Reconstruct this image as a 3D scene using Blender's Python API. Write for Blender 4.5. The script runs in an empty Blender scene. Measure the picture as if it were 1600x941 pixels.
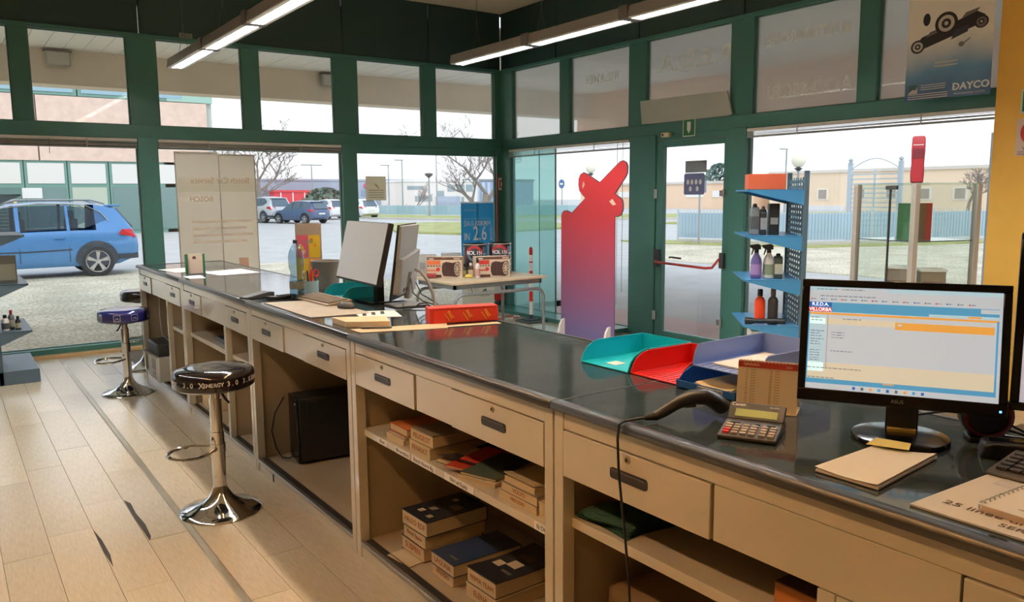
import bpy, math, random
from math import sin, cos, pi, radians, hypot, atan2
from mathutils import Vector, Matrix
random.seed(7)
C = bpy.context.scene.collection
sc = bpy.context.scene

# ------------------------------------------------------------------ camera, sky, sun, exposure
def make_camera():
    yaw, pitch, roll = 0.6205, 0.1323, 0.0080
    fwd = Vector((sin(yaw)*cos(pitch), cos(yaw)*cos(pitch), -sin(pitch)))
    right = Vector((cos(yaw), -sin(yaw), 0))
    down = fwd.cross(right)
    r2 = right*cos(roll) + down*sin(roll)
    d2 = down*cos(roll) - right*sin(roll)
    m = Matrix((r2, -d2, -fwd)).transposed().to_4x4()
    m.translation = (0, 0, 1.6)
    cd = bpy.data.cameras.new('camera'); o = bpy.data.objects.new('camera', cd); C.objects.link(o)
    cd.sensor_fit = 'HORIZONTAL'; cd.sensor_width = 36; cd.lens = 1245/1600*36
    cd.clip_start = 0.02; cd.clip_end = 600
    o.matrix_world = m
    sc.camera = o
make_camera()

w = bpy.data.worlds.new('hazy_winter_sky'); sc.world = w; w.use_nodes = True
nt = w.node_tree; nt.nodes.clear()
out = nt.nodes.new('ShaderNodeOutputWorld'); bg = nt.nodes.new('ShaderNodeBackground')
tc = nt.nodes.new('ShaderNodeTexCoord'); sep = nt.nodes.new('ShaderNodeSeparateXYZ')
rmp = nt.nodes.new('ShaderNodeValToRGB')
rmp.color_ramp.elements[0].position = 0.0; rmp.color_ramp.elements[0].color = (0.90, 0.94, 0.98, 1)
rmp.color_ramp.elements[1].position = 0.6; rmp.color_ramp.elements[1].color = (0.74, 0.86, 1.0, 1)
nt.links.new(tc.outputs['Generated'], sep.inputs[0]); nt.links.new(sep.outputs['Z'], rmp.inputs[0])
nt.links.new(rmp.outputs[0], bg.inputs[0]); nt.links.new(bg.outputs[0], out.inputs[0])
bg.inputs[1].default_value = 0.86

sd = bpy.data.lights.new('sun', 'SUN'); so = bpy.data.objects.new('sun', sd); C.objects.link(so)
sd.energy = 0.55; sd.angle = radians(24); sd.color = (1.0, 0.95, 0.86)
so.rotation_euler = Vector((0.42, 0.62, -0.66)).to_track_quat('-Z', 'Y').to_euler()
so.location = (-10, -15, 20)

vs = sc.view_settings
vs.view_transform = 'Standard'; vs.look = 'None'; vs.gamma = 1; vs.use_curve_mapping = False
vs.exposure = 0.85
cy = sc.cycles
cy.use_denoising = True
cy.max_bounces = 10; cy.transparent_max_bounces = 24; cy.diffuse_bounces = 5; cy.glossy_bounces = 4
cy.sample_clamp_indirect = 6.0
cy.caustics_reflective = False; cy.caustics_refractive = False

LAMP_WARM, LAMP_COOL, LAMP_STAFF, LAMP_STAFF_COOL = 46.0, 112.0, 72.0, 42.0      # tube emission; the cool and staff ones are added fill light

# ------------------------------------------------------------------ materials
def lin(c):
    o = []
    for x in c[:3]:
        x = x/255
        o.append(x/12.92 if x <= 0.04045 else ((x+0.055)/1.055)**2.4)
    return (*o, 1)
MATS = {}
def M(name, col, rough=0.5, metal=0.0, var=0.0, vscale=8.0, bump=0.0, bscale=60.0, spec=0.5, emit=0.0, objrand=0.0, stretch=None, coat=0.0):
    if name in MATS: return MATS[name]
    m = bpy.data.materials.new(name); m.use_nodes = True; MATS[name] = m
    n = m.node_tree; b = n.nodes['Principled BSDF']
    c = lin(col)
    b.inputs['Base Color'].default_value = c
    b.inputs['Roughness'].default_value = rough; b.inputs['Metallic'].default_value = metal
    b.inputs['Specular IOR Level'].default_value = spec
    b.inputs['Coat Weight'].default_value = coat; b.inputs['Coat Roughness'].default_value = .06
    if emit:
        b.inputs['Emission Color'].default_value = c; b.inputs['Emission Strength'].default_value = emit
    if var or bump or objrand:
        t = n.nodes.new('ShaderNodeTexCoord'); src = t.outputs['Object']
        if stretch:
            mp = n.nodes.new('ShaderNodeMapping'); mp.inputs['Scale'].default_value = stretch
            n.links.new(src, mp.inputs[0]); src = mp.outputs[0]
    if var or objrand:
        nz = n.nodes.new('ShaderNodeTexNoise'); nz.inputs['Scale'].default_value = vscale; nz.inputs['Detail'].default_value = 6
        n.links.new(src, nz.inputs['Vector'])
        mr = n.nodes.new('ShaderNodeMapRange'); mr.inputs['To Min'].default_value = 1-var; mr.inputs['To Max'].default_value = 1+var
        mr.inputs['From Min'].default_value = 0.25; mr.inputs['From Max'].default_value = 0.75
        n.links.new(nz.outputs['Fac'], mr.inputs[0])
        val = mr.outputs[0]
        if objrand:
            oi = n.nodes.new('ShaderNodeObjectInfo'); m2 = n.nodes.new('ShaderNodeMapRange')
            m2.inputs['To Min'].default_value = 1-objrand; m2.inputs['To Max'].default_value = 1+objrand
            n.links.new(oi.outputs['Random'], m2.inputs[0])
            mu = n.nodes.new('ShaderNodeMath'); mu.operation = 'MULTIPLY'
            n.links.new(val, mu.inputs[0]); n.links.new(m2.outputs[0], mu.inputs[1]); val = mu.outputs[0]
        vm = n.nodes.new('ShaderNodeVectorMath'); vm.operation = 'SCALE'
        vm.inputs[0].default_value = c[:3]; n.links.new(val, vm.inputs['Scale'])
        n.links.new(vm.outputs[0], b.inputs['Base Color'])
    if bump:
        nb = n.nodes.new('ShaderNodeTexNoise'); nb.inputs['Scale'].default_value = bscale; nb.inputs['Detail'].default_value = 4
        n.links.new(src, nb.inputs['Vector'])
        bp = n.nodes.new('ShaderNodeBump'); bp.inputs['Strength'].default_value = bump; bp.inputs['Distance'].default_value = 0.02
        n.links.new(nb.outputs['Fac'], bp.inputs['Height']); n.links.new(bp.outputs[0], b.inputs['Normal'])
    return m
def glass(name, tint=(255, 255, 255), refl=1.0, diff=None, dfac=0.0, trans=0.0):
    """thin pane: transparent + fresnel reflection, optionally a translucent film"""
    if name in MATS: return MATS[name]
    m = bpy.data.materials.new(name); m.use_nodes = True; MATS[name] = m
    n = m.node_tree; n.nodes.clear()
    o = n.nodes.new('ShaderNodeOutputMaterial'); tr = n.nodes.new('ShaderNodeBsdfTransparent'); gl = n.nodes.new('ShaderNodeBsdfGlossy')
    gl.inputs['Roughness'].default_value = 0.02
    tr.inputs[0].default_value = lin(tint)
    fr = n.nodes.new('ShaderNodeFresnel')
    ge = n.nodes.new('ShaderNodeNewGeometry'); io = n.nodes.new('ShaderNodeMapRange')   # same reflection from both sides of the thin sheet
    io.inputs['To Min'].default_value = 1.45; io.inputs['To Max'].default_value = 1/1.45
    n.links.new(ge.outputs['Backfacing'], io.inputs[0]); n.links.new(io.outputs[0], fr.inputs[0])
    mu = n.nodes.new('ShaderNodeMath'); mu.operation = 'MULTIPLY'; mu.inputs[1].default_value = refl
    n.links.new(fr.outputs[0], mu.inputs[0])
    base = tr.outputs[0]
    if diff:
        df = n.nodes.new('ShaderNodeBsdfDiffuse'); df.inputs[0].default_value = lin(diff)
        tl = n.nodes.new('ShaderNodeBsdfTranslucent'); tl.inputs[0].default_value = lin(diff)
        a = n.nodes.new('ShaderNodeMixShader'); a.inputs[0].default_value = trans
        n.links.new(df.outputs[0], a.inputs[1]); n.links.new(tl.outputs[0], a.inputs[2])
        b_ = n.nodes.new('ShaderNodeMixShader'); b_.inputs[0].default_value = dfac
        n.links.new(tr.outputs[0], b_.inputs[1]); n.links.new(a.outputs[0], b_.inputs[2]); base = b_.outputs[0]
    mx = n.nodes.new('ShaderNodeMixShader')
    n.links.new(mu.outputs[0], mx.inputs[0]); n.links.new(base, mx.inputs[1]); n.links.new(gl.outputs[0], mx.inputs[2])
    n.links.new(mx.outputs[0], o.inputs[0])
    return m

GREEN = M('green_paint', (66, 120, 110), 0.38, var=0.05, vscale=3)
GREEN_D = M('green_panel_paint', (38, 66, 62), 0.5, var=0.06, vscale=3)
PLANK = M('floor_plank_laminate', (198, 184, 158), 0.17, var=0.10, vscale=9, objrand=0.07, stretch=(14, 1.5, 1), bump=0.05, bscale=40)
SUBFLOOR = M('floor_gap_dark', (96, 84, 66), 0.8)
CEIL = M('ceiling_plaster', (226, 212, 188), 0.9, var=0.03)
YEL = M('yellow_plaster', (244, 190, 84), 0.75, var=0.03, bump=0.05, bscale=90)
CREAM = M('cream_plaster', (206, 182, 138), 0.8, var=0.03)
PANE = glass('clear_pane')
FILM = glass('frosted_film_pane', (242, 243, 241), 1.2, (248, 246, 240), 0.34, 0.85)
TEAL = glass('teal_tinted_pane', (214, 242, 240), 1.2, (200, 238, 234), 0.34, 0.7)
CLEARP = glass('clear_plastic', (206, 222, 230), 2.4)
ALU = M('brushed_aluminium', (190, 190, 188), 0.32, 0.9, var=0.05, vscale=30)
CHROME = M('chrome', (225, 225, 225), 0.07, 1.0)
STEEL = M('painted_steel_grey', (128, 134, 136), 0.4, 0.3)
CAB = M('cabinet_enamel', (210, 200, 180), 0.22, var=0.03, vscale=4, spec=0.6, coat=.8)
CAB_IN = M('cabinet_inside_shaded', (172, 154, 126), 0.5, var=0.04, vscale=4)  # enamel darkened in colour to deepen the shade inside the bays
BLACKTOP = M('black_laminate_top', (58, 67, 71), 0.085, var=0.4, vscale=7, bump=0.02, bscale=14, spec=1.0)
NOSE = M('worktop_metal_nosing', (92, 90, 88), 0.28, 0.8, var=0.03, vscale=5)
BLACK = M('black_plastic', (22, 23, 25), 0.4)
BLACKG = M('black_gloss_plastic', (14, 15, 18), 0.15)
DGREY = M('dark_grey_plastic', (62, 64, 66), 0.5)
MGREY = M('grey_plastic', (140, 144, 147), 0.45)
LGREY = M('light_grey_plastic', (200, 202, 202), 0.45)
WHITE = M('white_plastic', (236, 236, 232), 0.45)
PAPER = M('white_paper', (234, 232, 228), 0.85)
PAPER2 = M('aged_book_paper', (206, 184, 148), 0.9, var=0.05, vscale=40, stretch=(1, 1, 30))
CARD = M('brown_card', (208, 190, 160), 0.85)
RED = M('red_plastic', (216, 40, 36), 0.35)
REDC = M('red_card', (226, 62, 40), 0.5)
YELL = M('yellow_note', (244, 230, 150), 0.8)
RUBBER = M('black_rubber', (28, 28, 28), 0.8)
INK = M('black_ink', (24, 22, 22), 0.7)
WINK = M('white_ink', (240, 240, 240), 0.6)
BRASS = M('lock_brass', (196, 178, 132), 0.3, 0.9)
WOOD = M('table_top_beech', (204, 186, 156), 0.4, var=0.12, vscale=6, stretch=(1, 10, 1))
BLINDM = M('blind_aluminium', (230, 230, 228), 0.45, 0.2)
SHELFB = M('shelf_blue_enamel', (66, 136, 182), 0.35)
SHELFD = M('shelf_slate_enamel', (86, 106, 118), 0.4)

# ------------------------------------------------------------------ mesh builder and object helpers
class MB:
    def __init__(s, org=(0, 0, 0)):
        s.v = []; s.f = []; s.o = Vector(org)
    def add(s, vs, fs):
        k = len(s.v); s.v += [tuple(Vector(p)-s.o) for p in vs]; s.f += [tuple(i+k for i in q) for q in fs]; return s
    def box(s, x0, y0, z0, x1, y1, z1):
        p = [(x, y, z) for z in (z0, z1) for y in (y0, y1) for x in (x0, x1)]
        return s.add(p, [(0, 2, 3, 1), (4, 5, 7, 6), (0, 1, 5, 4), (1, 3, 7, 5), (3, 2, 6, 7), (2, 0, 4, 6)])
    def obox(s, fr, a0, b0, c0, a1, b1, c1):
        p = [fr(x, y, z) for z in (c0, c1) for y in (b0, b1) for x in (a0, a1)]
        return s.add(p, [(0, 2, 3, 1), (4, 5, 7, 6), (0, 1, 5, 4), (1, 3, 7, 5), (3, 2, 6, 7), (2, 0, 4, 6)])
    def prism(s, poly, fr, c0, c1):
        n = len(poly)
        p = [fr(a, b, c0) for a, b in poly] + [fr(a, b, c1) for a, b in poly]
        fs = [tuple(range(n))[::-1], tuple(range(n, 2*n))] + [(i, (i+1) % n, n+(i+1) % n, n+i) for i in range(n)]
        return s.add(p, fs)
    def tube(s, pts, r, n=8, closed=False, caps=True):
        pts = [Vector(p) for p in pts]; m = len(pts); rr = r if isinstance(r, (list, tuple)) else [r]*m
        vs = []; up = Vector((0, 0, 1)); prev = None
        for i, p in enumerate(pts):
            a = pts[i-1] if (i or closed) else p
            b = pts[(i+1) % m] if (i < m-1 or closed) else p
            t = (b-a)
            t = t.normalized() if t.length > 1e-9 else Vector((0, 0, 1))
            if prev is None:
                x = t.cross(up)
                if x.length < 1e-3: x = t.cross(Vector((1, 0, 0)))
            else:
                x = prev - t*prev.dot(t)
                if x.length < 1e-4: x = t.cross(up)
            x.normalize(); prev = x; y = t.cross(x)
            vs += [p + (x*cos(2*pi*k/n) + y*sin(2*pi*k/n))*rr[i] for k in range(n)]
        fs = []
        for i in range(m if closed else m-1):
            j = (i+1) % m
            fs += [(i*n+k, i*n+(k+1) % n, j*n+(k+1) % n, j*n+k) for k in range(n)]
        if caps and not closed:
            fs += [tuple(range(n))[::-1], tuple((m-1)*n+k for k in range(n))]
        return s.add(vs, fs)
    def cyl(s, p0, p1, r, n=14, r1=None):
        return s.tube([p0, p1], [r, r if r1 is None else r1], n)
    def lathe(s, prof, c=(0, 0, 0), n=28, fr=None, caps=True):
        cx, cy_, cz = c; vs = []
        for r, z in prof:
            for k in range(n):
                a = 2*pi*k/n; q = (r*cos(a), r*sin(a), z)
                vs.append(fr(*q) if fr else (cx+q[0], cy_+q[1], cz+q[2]))
        fs = [(i*n+k, i*n+(k+1) % n, (i+1)*n+(k+1) % n, (i+1)*n+k) for i in range(len(prof)-1) for k in range(n)]
        if caps: fs += [tuple(range(n))[::-1], tuple((len(prof)-1)*n+k for k in range(n))]
        return s.add(vs, fs)
    def loft(s, rings, skip=()):
        n = len(rings[0]); vs = [p for r in rings for p in r]; fs = []
        for i in range(len(rings)-1):
            fs += [(i*n+k, i*n+(k+1) % n, (i+1)*n+(k+1) % n, (i+1)*n+k) for k in range(n) if (i, k) not in skip]
        fs += [tuple(range(n))[::-1], tuple((len(rings)-1)*n+k for k in range(n))]
        return s.add(vs, fs)
    def poly(s, pts):
        return s.add(pts, [tuple(range(len(pts)))])
    def ob(s, name, mat, parent=None, smooth=False, bevel=0.0, loc=None):
        me = bpy.data.meshes.new(name); me.from_pydata(s.v, [], s.f); me.update()
        me.materials.append(mat)
        if smooth:
            me.shade_smooth(); me.set_sharp_from_angle(angle=radians(40))
        o = bpy.data.objects.new(name, me); C.objects.link(o)
        if parent is not None: o.parent = parent
        if loc is not None: o.location = loc
        if bevel:
            b = o.modifiers.new('edge', 'BEVEL'); b.width = bevel; b.segments = 2; b.limit_method = 'ANGLE'
            me.shade_smooth()
            me.set_sharp_from_angle(angle=radians(60))
        return o
def fr3(o, u, v, n=None):
    o = Vector(o); u = Vector(u).normalized(); v = Vector(v).normalized()
    n = u.cross(v) if n is None else Vector(n)
    return lambda a, b, c: o + u*a + v*b + n*c
def tag(o, label=None, cat=None, group=None, kind=None):
    if label: o['label'] = label
    if cat: o['category'] = cat
    if group: o['group'] = group
    if kind: o['kind'] = kind
    return o
def thing(name, label, cat, loc=(0, 0, 0), rz=0.0, group=None):
    o = bpy.data.objects.new(name, None); C.objects.link(o); o.location = loc; o.rotation_euler = (0, 0, rz)
    o.empty_display_size = 0.1
    return tag(o, label, cat, group)
def struct(name, mb, mat, **k):
    return tag(mb.ob(name, mat, **k), kind='structure')
def copy_tree(o, parent=None):
    c = o.copy(); C.objects.link(c)
    if parent is not None: c.parent = parent
    for ch in list(o.children): copy_tree(ch, c)
    return c
TEXTS = []
def txt(body, parent, o, u, v, size, mat, sx=1.0, align='CENTER', name='lettering', bold=0.0, ext=0.0003):
    cu = bpy.data.curves.new(name, 'FONT'); cu.body = body; cu.size = size; cu.align_x = align; cu.align_y = 'CENTER'
    cu.extrude = ext; cu.offset = bold; cu.resolution_u = 3
    cu.materials.append(mat)
    ob = bpy.data.objects.new(name, cu); C.objects.link(ob)
    if parent is not None: ob.parent = parent
    u = Vector(u).normalized(); v = Vector(v).normalized(); n = u.cross(v)
    m = Matrix((u*sx, v, n)).transposed().to_4x4(); m.translation = Vector(o)
    ob.matrix_basis = m; TEXTS.append(ob)
    return ob
def rect_prints(parent, fr, items, c=0.0006, th=0.0006):
    """flat printed fields: (name, material, a0, b0, a1, b1)"""
    for k, (nm, mat, a0, b0, a1, b1) in enumerate(items):
        MB().obox(fr, a0, b0, c, a1, b1, c+th).ob(nm, mat, parent)
def arc(cx, cz, r, a0, a1, n=8):
    return [(cx + r*cos(a0+(a1-a0)*i/n), cz + r*sin(a0+(a1-a0)*i/n)) for i in range(n+1)]
# ================================================================== THE SETTING
XR, YB, ZC = 6.48, 9.30, 4.06      # door wall, back window wall, ceiling
floor = struct('floor', MB().box(-3.6, -3.2, -0.12, XR+0.10, YB+0.10, -0.005), SUBFLOOR)
PW, PL = 0.19, 1.14
offs = [4.03, 4.235, 4.57, 3.91]
pm = MB().box(0.0012, 0.0015, -0.006, PW-0.0012, PL-0.0015, 0).ob('plank', PLANK, floor); plank_me = pm.data
first = True; npl = 0
for k in range(-8, 33):
    x = 0.105 + PW*k
    if 1.42 < x and x+PW < 2.1: continue
    if x+PW > XR: continue
    oy = offs[k % 4] if 0 <= k < 4 else 3.2+random.random()*1.14
    y = oy - PL*math.floor((oy-1.75)/PL)
    while y < YB - 0.15:
        L = min(PL, YB-y-0.01)
        if first: o = pm; first = False
        else:
            o = pm.copy(); C.objects.link(o)
        o.location = (x, y, random.uniform(-0.0006, 0.0004)); o.scale = (1, L/PL, 1); npl += 1
        o.rotation_euler = (random.uniform(-.0006, .0006), random.uniform(-.002, .002), 0)
        y += PL
far_floor = MB().box(-3.5, -3.1, -0.006, XR, 1.7, -0.0005).ob('floor_lining', PLANK, floor)
MB().poly([(.678, 4.53, .0008), (.70, 4.46, .0008), (.695, 4.30, .0008), (.705, 4.12, .0008), (.697, 3.95, .0008), (.682, 3.90, .0008), (.676, 4.2, .0008)]).ob('worn_gap', M('worn_gap_dark', (58, 54, 48), .9), floor)
MB().poly([(.486, 4.2, .0008), (.50, 4.05, .0008), (.505, 3.85, .0008), (.494, 3.70, .0008), (.485, 3.9, .0008)]).ob('worn_gap', M('worn_gap_dark', (58, 54, 48), .9), floor)
MB().poly([(1.03, 7.32, .0008), (1.10, 7.26, .0008), (1.11, 7.10, .0008), (1.05, 6.98, .0008), (1.03, 7.1, .0008)]).ob('worn_gap', M('worn_gap_dark', (58, 54, 48), .9), floor)
struct('trim_1', MB().prism([(-.019, 0), (-.012, .004), (.012, .004), (.019, 0)], fr3((.872, 8.7, .0004), (1, 0, 0), (0, 0, 1), (0, -1, 0)), 0, 7.4), M('floor_strip_metal', (176, 164, 140), .3, .6, var=.15, vscale=5))
struct('trim_3', MB().box(-3.6, YB-.19, -.004, 6.1, YB-.052, .022), M('wood_threshold', (196, 158, 104), .5, var=.1, vscale=4))
struct('ceiling', MB().box(-3.6, -3.2, ZC, XR+.1, YB+.1, ZC+.2), CEIL)
struct('wall_left', MB().box(-3.75, -3.2, 0, -3.6, YB+.1, ZC), CREAM)
struct('wall_front', MB().box(-3.75, -3.35, 0, XR+.1, -3.2, ZC), CREAM)
# yellow wall beside the shop window
yw = struct('wall_right', MB().box(6.38, -3.2, 0, 6.62, 2.80, ZC), YEL)
sg = thing('exit_sign', 'green emergency sign on the yellow wall, above the red prohibition sign', 'sign', (6.38, 2.60, 2.235))
f = fr3((0, 0, 0), (0, -1, 0), (0, 0, 1))
MB().obox(f, -.03, -.085, 0, .22, .085, .004).ob('plate', M('sign_glow_white', (226, 236, 214), .5), sg)
MB().obox(f, -.016, -.072, .004, .206, .072, .006).ob('field', M('sign_green', (40, 120, 76), .5), sg)
sg = thing('prohibition_sign', 'white prohibition sign with a red ring, below the green sign on the yellow wall', 'sign', (6.38, 2.60, 1.985))
MB().obox(f, -.045, -.135, 0, .22, .13, .003).ob('plate', M('sign_plate_pinkwhite', (226, 196, 176), .6), sg)
ring = MB(); n = 28
c0 = (.075, .03)
ring.add([f(c0[0]+r*cos(2*pi*k/n), c0[1]+r*sin(2*pi*k/n), .0045) for r in (.092, .068) for k in range(n)], [(k, (k+1) % n, n+(k+1) % n, n+k) for k in range(n)])
ring.obox(f, .01, .02, .0035, .14, .04, .0046).ob('ring', M('sign_red', (196, 40, 36), .5), sg)
txt('VIETATO', sg, f(.07, -.082, .004), (0, -1, 0), (0, 0, 1), .034, INK)
for k in range(3): MB().obox(f, -.03, -.105-.011*k, .003, .19, -.102-.011*k, .0038).ob('text_line', INK, sg)

# ---- glazed walls: green frame members, windows with panes
def member(b, mat, parent, name='mullion'):
    x0, y0, z0, x1, y1, z1 = b
    return MB().box(*b).ob(name, mat, parent, bevel=.004)
wb = struct('wall_back', MB().box(-3.6, YB+.02, ZC-.02, XR+.1, YB+.09, ZC), GREEN_D)
wd = struct('wall_door', MB().box(XR+.02, 2.8, ZC-.02, XR+.09, YB+.1, ZC), GREEN_D)
# upper panels with seams
for x0, x1 in ((-3.6, -2.0), (-2.0, -.03), (-.03, 1.865), (1.875, 4.145), (4.155, 5.345), (5.355, XR)):
    MB().box(x0+.004, YB+.005, 3.30, x1-.004, YB+.075, ZC-.01).ob('panel', GREEN_D, wb, bevel=.003)
for y0, y1 in ((2.8, 3.88), (3.89, 5.17), (5.18, 6.60), (6.61, 8.08), (8.09, YB)):
    MB().box(XR+.005, y0+.004, 3.30, XR+.075, y1-.004, ZC-.01).ob('panel', GREEN_D, wd, bevel=.003)
tb = [(-1.9, -.9), (-.75, -.02+.70), (.849, 1.735), (2.022, 2.922), (3.119, 4.026), (4.334, 5.247), (5.447, 6.378)]
tb[1] = (-.20, .685)
lb = [(-3.3, -.35), (-.15, 1.78), (1.977, 4.085), (4.283, 6.395)]
def hstrip(x0, x1, z0, z1, proud=0.0, name='rail'):
    member((x0, YB-proud, z0, x1, YB+.08, z1), GREEN, wb, name)
hstrip(-3.6, XR, 3.268, 3.31, .012)
hstrip(-3.6, XR, 2.225, 2.365, .016)
hstrip(-3.6, XR, -.02, .075, .05, 'sill')
hstrip(-3.6, 6.395, 2.13, 2.226, 0)
hstrip(-3.6, -1.9, 2.36, 3.27); hstrip(-.9, -.2, 2.36, 3.27)
for a, b in zip(tb[1:-1], tb[2:]): hstrip(a[1], b[0], 2.36, 3.275, .004, 'mullion')
hstrip(6.378, XR+.08, 2.36, 3.275, .004, 'mullion')
for a, b in zip(lb[:-1], lb[1:]): hstrip(a[1], b[0], .05, 2.24, .03, 'post')
hstrip(6.395, XR+.08, -.02, 2.24, .012, 'post'); hstrip(-3.6, -3.3, .0, 2.24)
wn = [0]
def win_back(x0, x1, z0, z1, mat=PANE):
    wn[0] += 1
    t = .012; m = MB(); y0, y1 = YB+.03, YB+.065
    m.box(x0-.004, y0, z0-.004, x0+t, y1, z1+.004).box(x1-t, y0, z0-.004, x1+.004, y1, z1+.004).box(x0, y0, z0-.004, x1, y1, z0+t).box(x0, y0, z1-t, x1, y1, z1+.004)
    w = struct('window_%d' % wn[0], m, M('sash_grey_green', (96, 128, 118), .4))
    MB().box(x0+t-.002, YB+.045, z0+t-.002, x1-t+.002, YB+.049, z1-t+.002).ob('pane', mat, w)
    return w
for a in tb: win_back(a[0], a[1], 2.362, 3.27)
for a in lb[:3]: win_back(a[0], a[1], .073, 2.135)
win_back(4.283, 6.395, .073, 2.228)
# door wall (plane XR)
td = [(8.0, 9.025), (6.757, 7.811), (5.322, 6.486), (3.969, 5.05), (2.81, 3.79)]
def vstrip(y0, y1, z0, z1, proud=0.0, name='mullion', mat=None):
    return member((XR-proud, y0, z0, XR+.08, y1, z1), mat or GREEN, wd, name)
vstrip(2.8, YB, 3.27, 3.31, .012, 'rail'); vstrip(2.8, YB, 2.225, 2.36, .016, 'rail')
ys = sorted(td)
vstrip(ys[-1][1], YB+.08, 2.35, 3.28, .004)
for a, b in zip(ys[:-1], ys[1:]): vstrip(a[1], b[0], 2.35, 3.28, .004)
win_d = []
def win_door(y0, y1, z0, z1, mat=PANE):
    wn[0] += 1
    t = .012; m = MB(); x0, x1 = XR+.03, XR+.065
    m.box(x0, y0-.004, z0-.004, x1, y0+t, z1+.004).box(x0, y1-t, z0-.004, x1, y1+.004, z1+.004).box(x0, y0, z0-.004, x1, y1, z0+t).box(x0, y0, z1-t, x1, y1, z1+.004)
    w = struct('window_%d' % wn[0], m, M('sash_grey_green', (96, 128, 118), .4))
    if mat: MB().box(XR+.045, y0+t-.002, z0+t-.002, XR+.049, y1-t+.002, z1-t+.002).ob('pane', mat, w)
    win_d.append(w); return w
for a in td: win_door(a[0], a[1], 2.358, 3.27, FILM)
w = win_door(6.70, 9.08, .045, 2.225, None)       # window with the tinted fixed leaf
MB().box(XR+.045, 6.71, .055, XR+.049, 8.13, 2.215).ob('pane', PANE, w)
MB().box(XR+.036, 8.13, .055, XR+.040, 9.07, 2.215).ob('tinted_pane', TEAL, w)
MB().box(XR+.030, 8.122, .05, XR+.046, 8.138, 2.215).ob('pane_edge', M('pane_edge_green', (70, 120, 116), .3), w)
MB().box(XR+.032, 8.47, .05, XR+.041, 8.476, 2.215).ob('pane_edge', M('pane_edge_green', (70, 120, 116), .3), w)
win_door(2.80, 5.085, .10, 2.225)
vstrip(6.30, 6.705, -.02, 2.24, .03, 'post'); vstrip(5.09, 5.28, -.02, 2.24, .03, 'post')
vstrip(9.075, YB+.08, -.02, 2.24, .012, 'post')
vstrip(6.70, YB, -.02, .05, .30, 'sill'); vstrip(2.8, 5.10, -.02, .105, .06, 'sill'); vstrip(5.28, 6.30, 2.17, 2.24, .01, 'lintel')
vstrip(5.28, 6.30, -.02, .02, .01, 'threshold', ALU)
# mirrored shop lettering on the outside of the frosted panes (reads from the street)
LET = glass('letter_film', (255, 255, 255), .4, (255, 253, 246), .5, .4)
def street_text(s, w, yc, zc, size, sx=1.0):
    txt(s, w, (XR+.0425, yc, zc), (0, 1, 0), (0, 0, 1), size, LET, sx, bold=.003)
street_text('R.E.D.A.', win_d[2], 5.86, 2.98, .25, 1.25)
street_text('MULTIMARCHE', win_d[3], 4.50, 3.02, .15, .86)
street_text('ACCESSORI', win_d[3], 4.48, 2.54, .17, 1.0)
street_text('RICAMBI', win_d[1], 7.25, 2.96, .15, 1.0)
# door
door = thing('door_1', None, None, (XR+.012, 5.28, 0)); tag(door, kind='structure')
D = MB((XR+.012, 5.28, 0)); x0, x1 = XR-.012, XR+.045
D.box(x0, 5.285, .022, x1, 5.365, 2.165).box(x0, 6.195, .022, x1, 6.295, 2.165).box(x0, 5.365, .022, x1, 6.195, .085).box(x0, 5.365, 2.10, x1, 6.195, 2.165)
D.ob('leaf_frame', GREEN, door, bevel=.004)
MB((XR+.012, 5.28, 0)).box(XR+.012, 5.36, .08, XR+.018, 6.20, 2.105).ob('pane', PANE, door)
fl = lambda x, y, z: Vector((XR-.014-x-(XR+.012), y-5.28, z))
hd = MB().tube([fl(.0, 6.25, .86), fl(.06, 6.24, .86), fl(.085, 6.19, .855), fl(.085, 5.5, .835), fl(.075, 5.42, .845), fl(.05, 5.36, .93), fl(.0, 5.345, .95)], .014, 8)
hd.ob('panic_bar', M('panic_bar_red', (184, 62, 58), .35), door, smooth=True)
MB().obox(lambda a, b, c: fl(c, a, b), 6.215, .80, 0, 6.285, .99, .045).ob('bar_bracket', DGREY, door, bevel=.008)
MB().obox(lambda a, b, c: fl(c, a, b), 5.31, .84, 0, 5.365, 1.0, .045).ob('bar_bracket', DGREY, door, bevel=.008)
MB().tube([(.055, 6.16-5.28, .90), (.09, 6.16-5.28, .90), (.09, 6.02-5.28, .895)], .01, 8).ob('outer_handle', BLACK, door, smooth=True)
for y, z in ((6.30, 1.60), (6.30, .25)):
    MB().cyl(fl(.012, y, z-.05), fl(.012, y, z+.05), .011, 10).box(*[min(a, b) for a, b in zip(fl(.0, y-.03, z-.05), fl(.014, y+.03, z+.05))], *[max(a, b) for a, b in zip(fl(.0, y-.03, z-.05), fl(.014, y+.03, z+.05))]).ob('hinge', ALU, door)
for y, z in ((5.345, 1.60), (5.345, .28)):
    MB().cyl(fl(.012, y, z-.04), fl(.012, y, z+.04), .014, 10).box(*[min(a, b) for a, b in zip(fl(.0, y, z-.03), fl(.02, y+.05, z+.03))], *[max(a, b) for a, b in zip(fl(.0, y, z-.03), fl(.02, y+.05, z+.03))]).ob('bolt', ALU, door)
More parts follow.
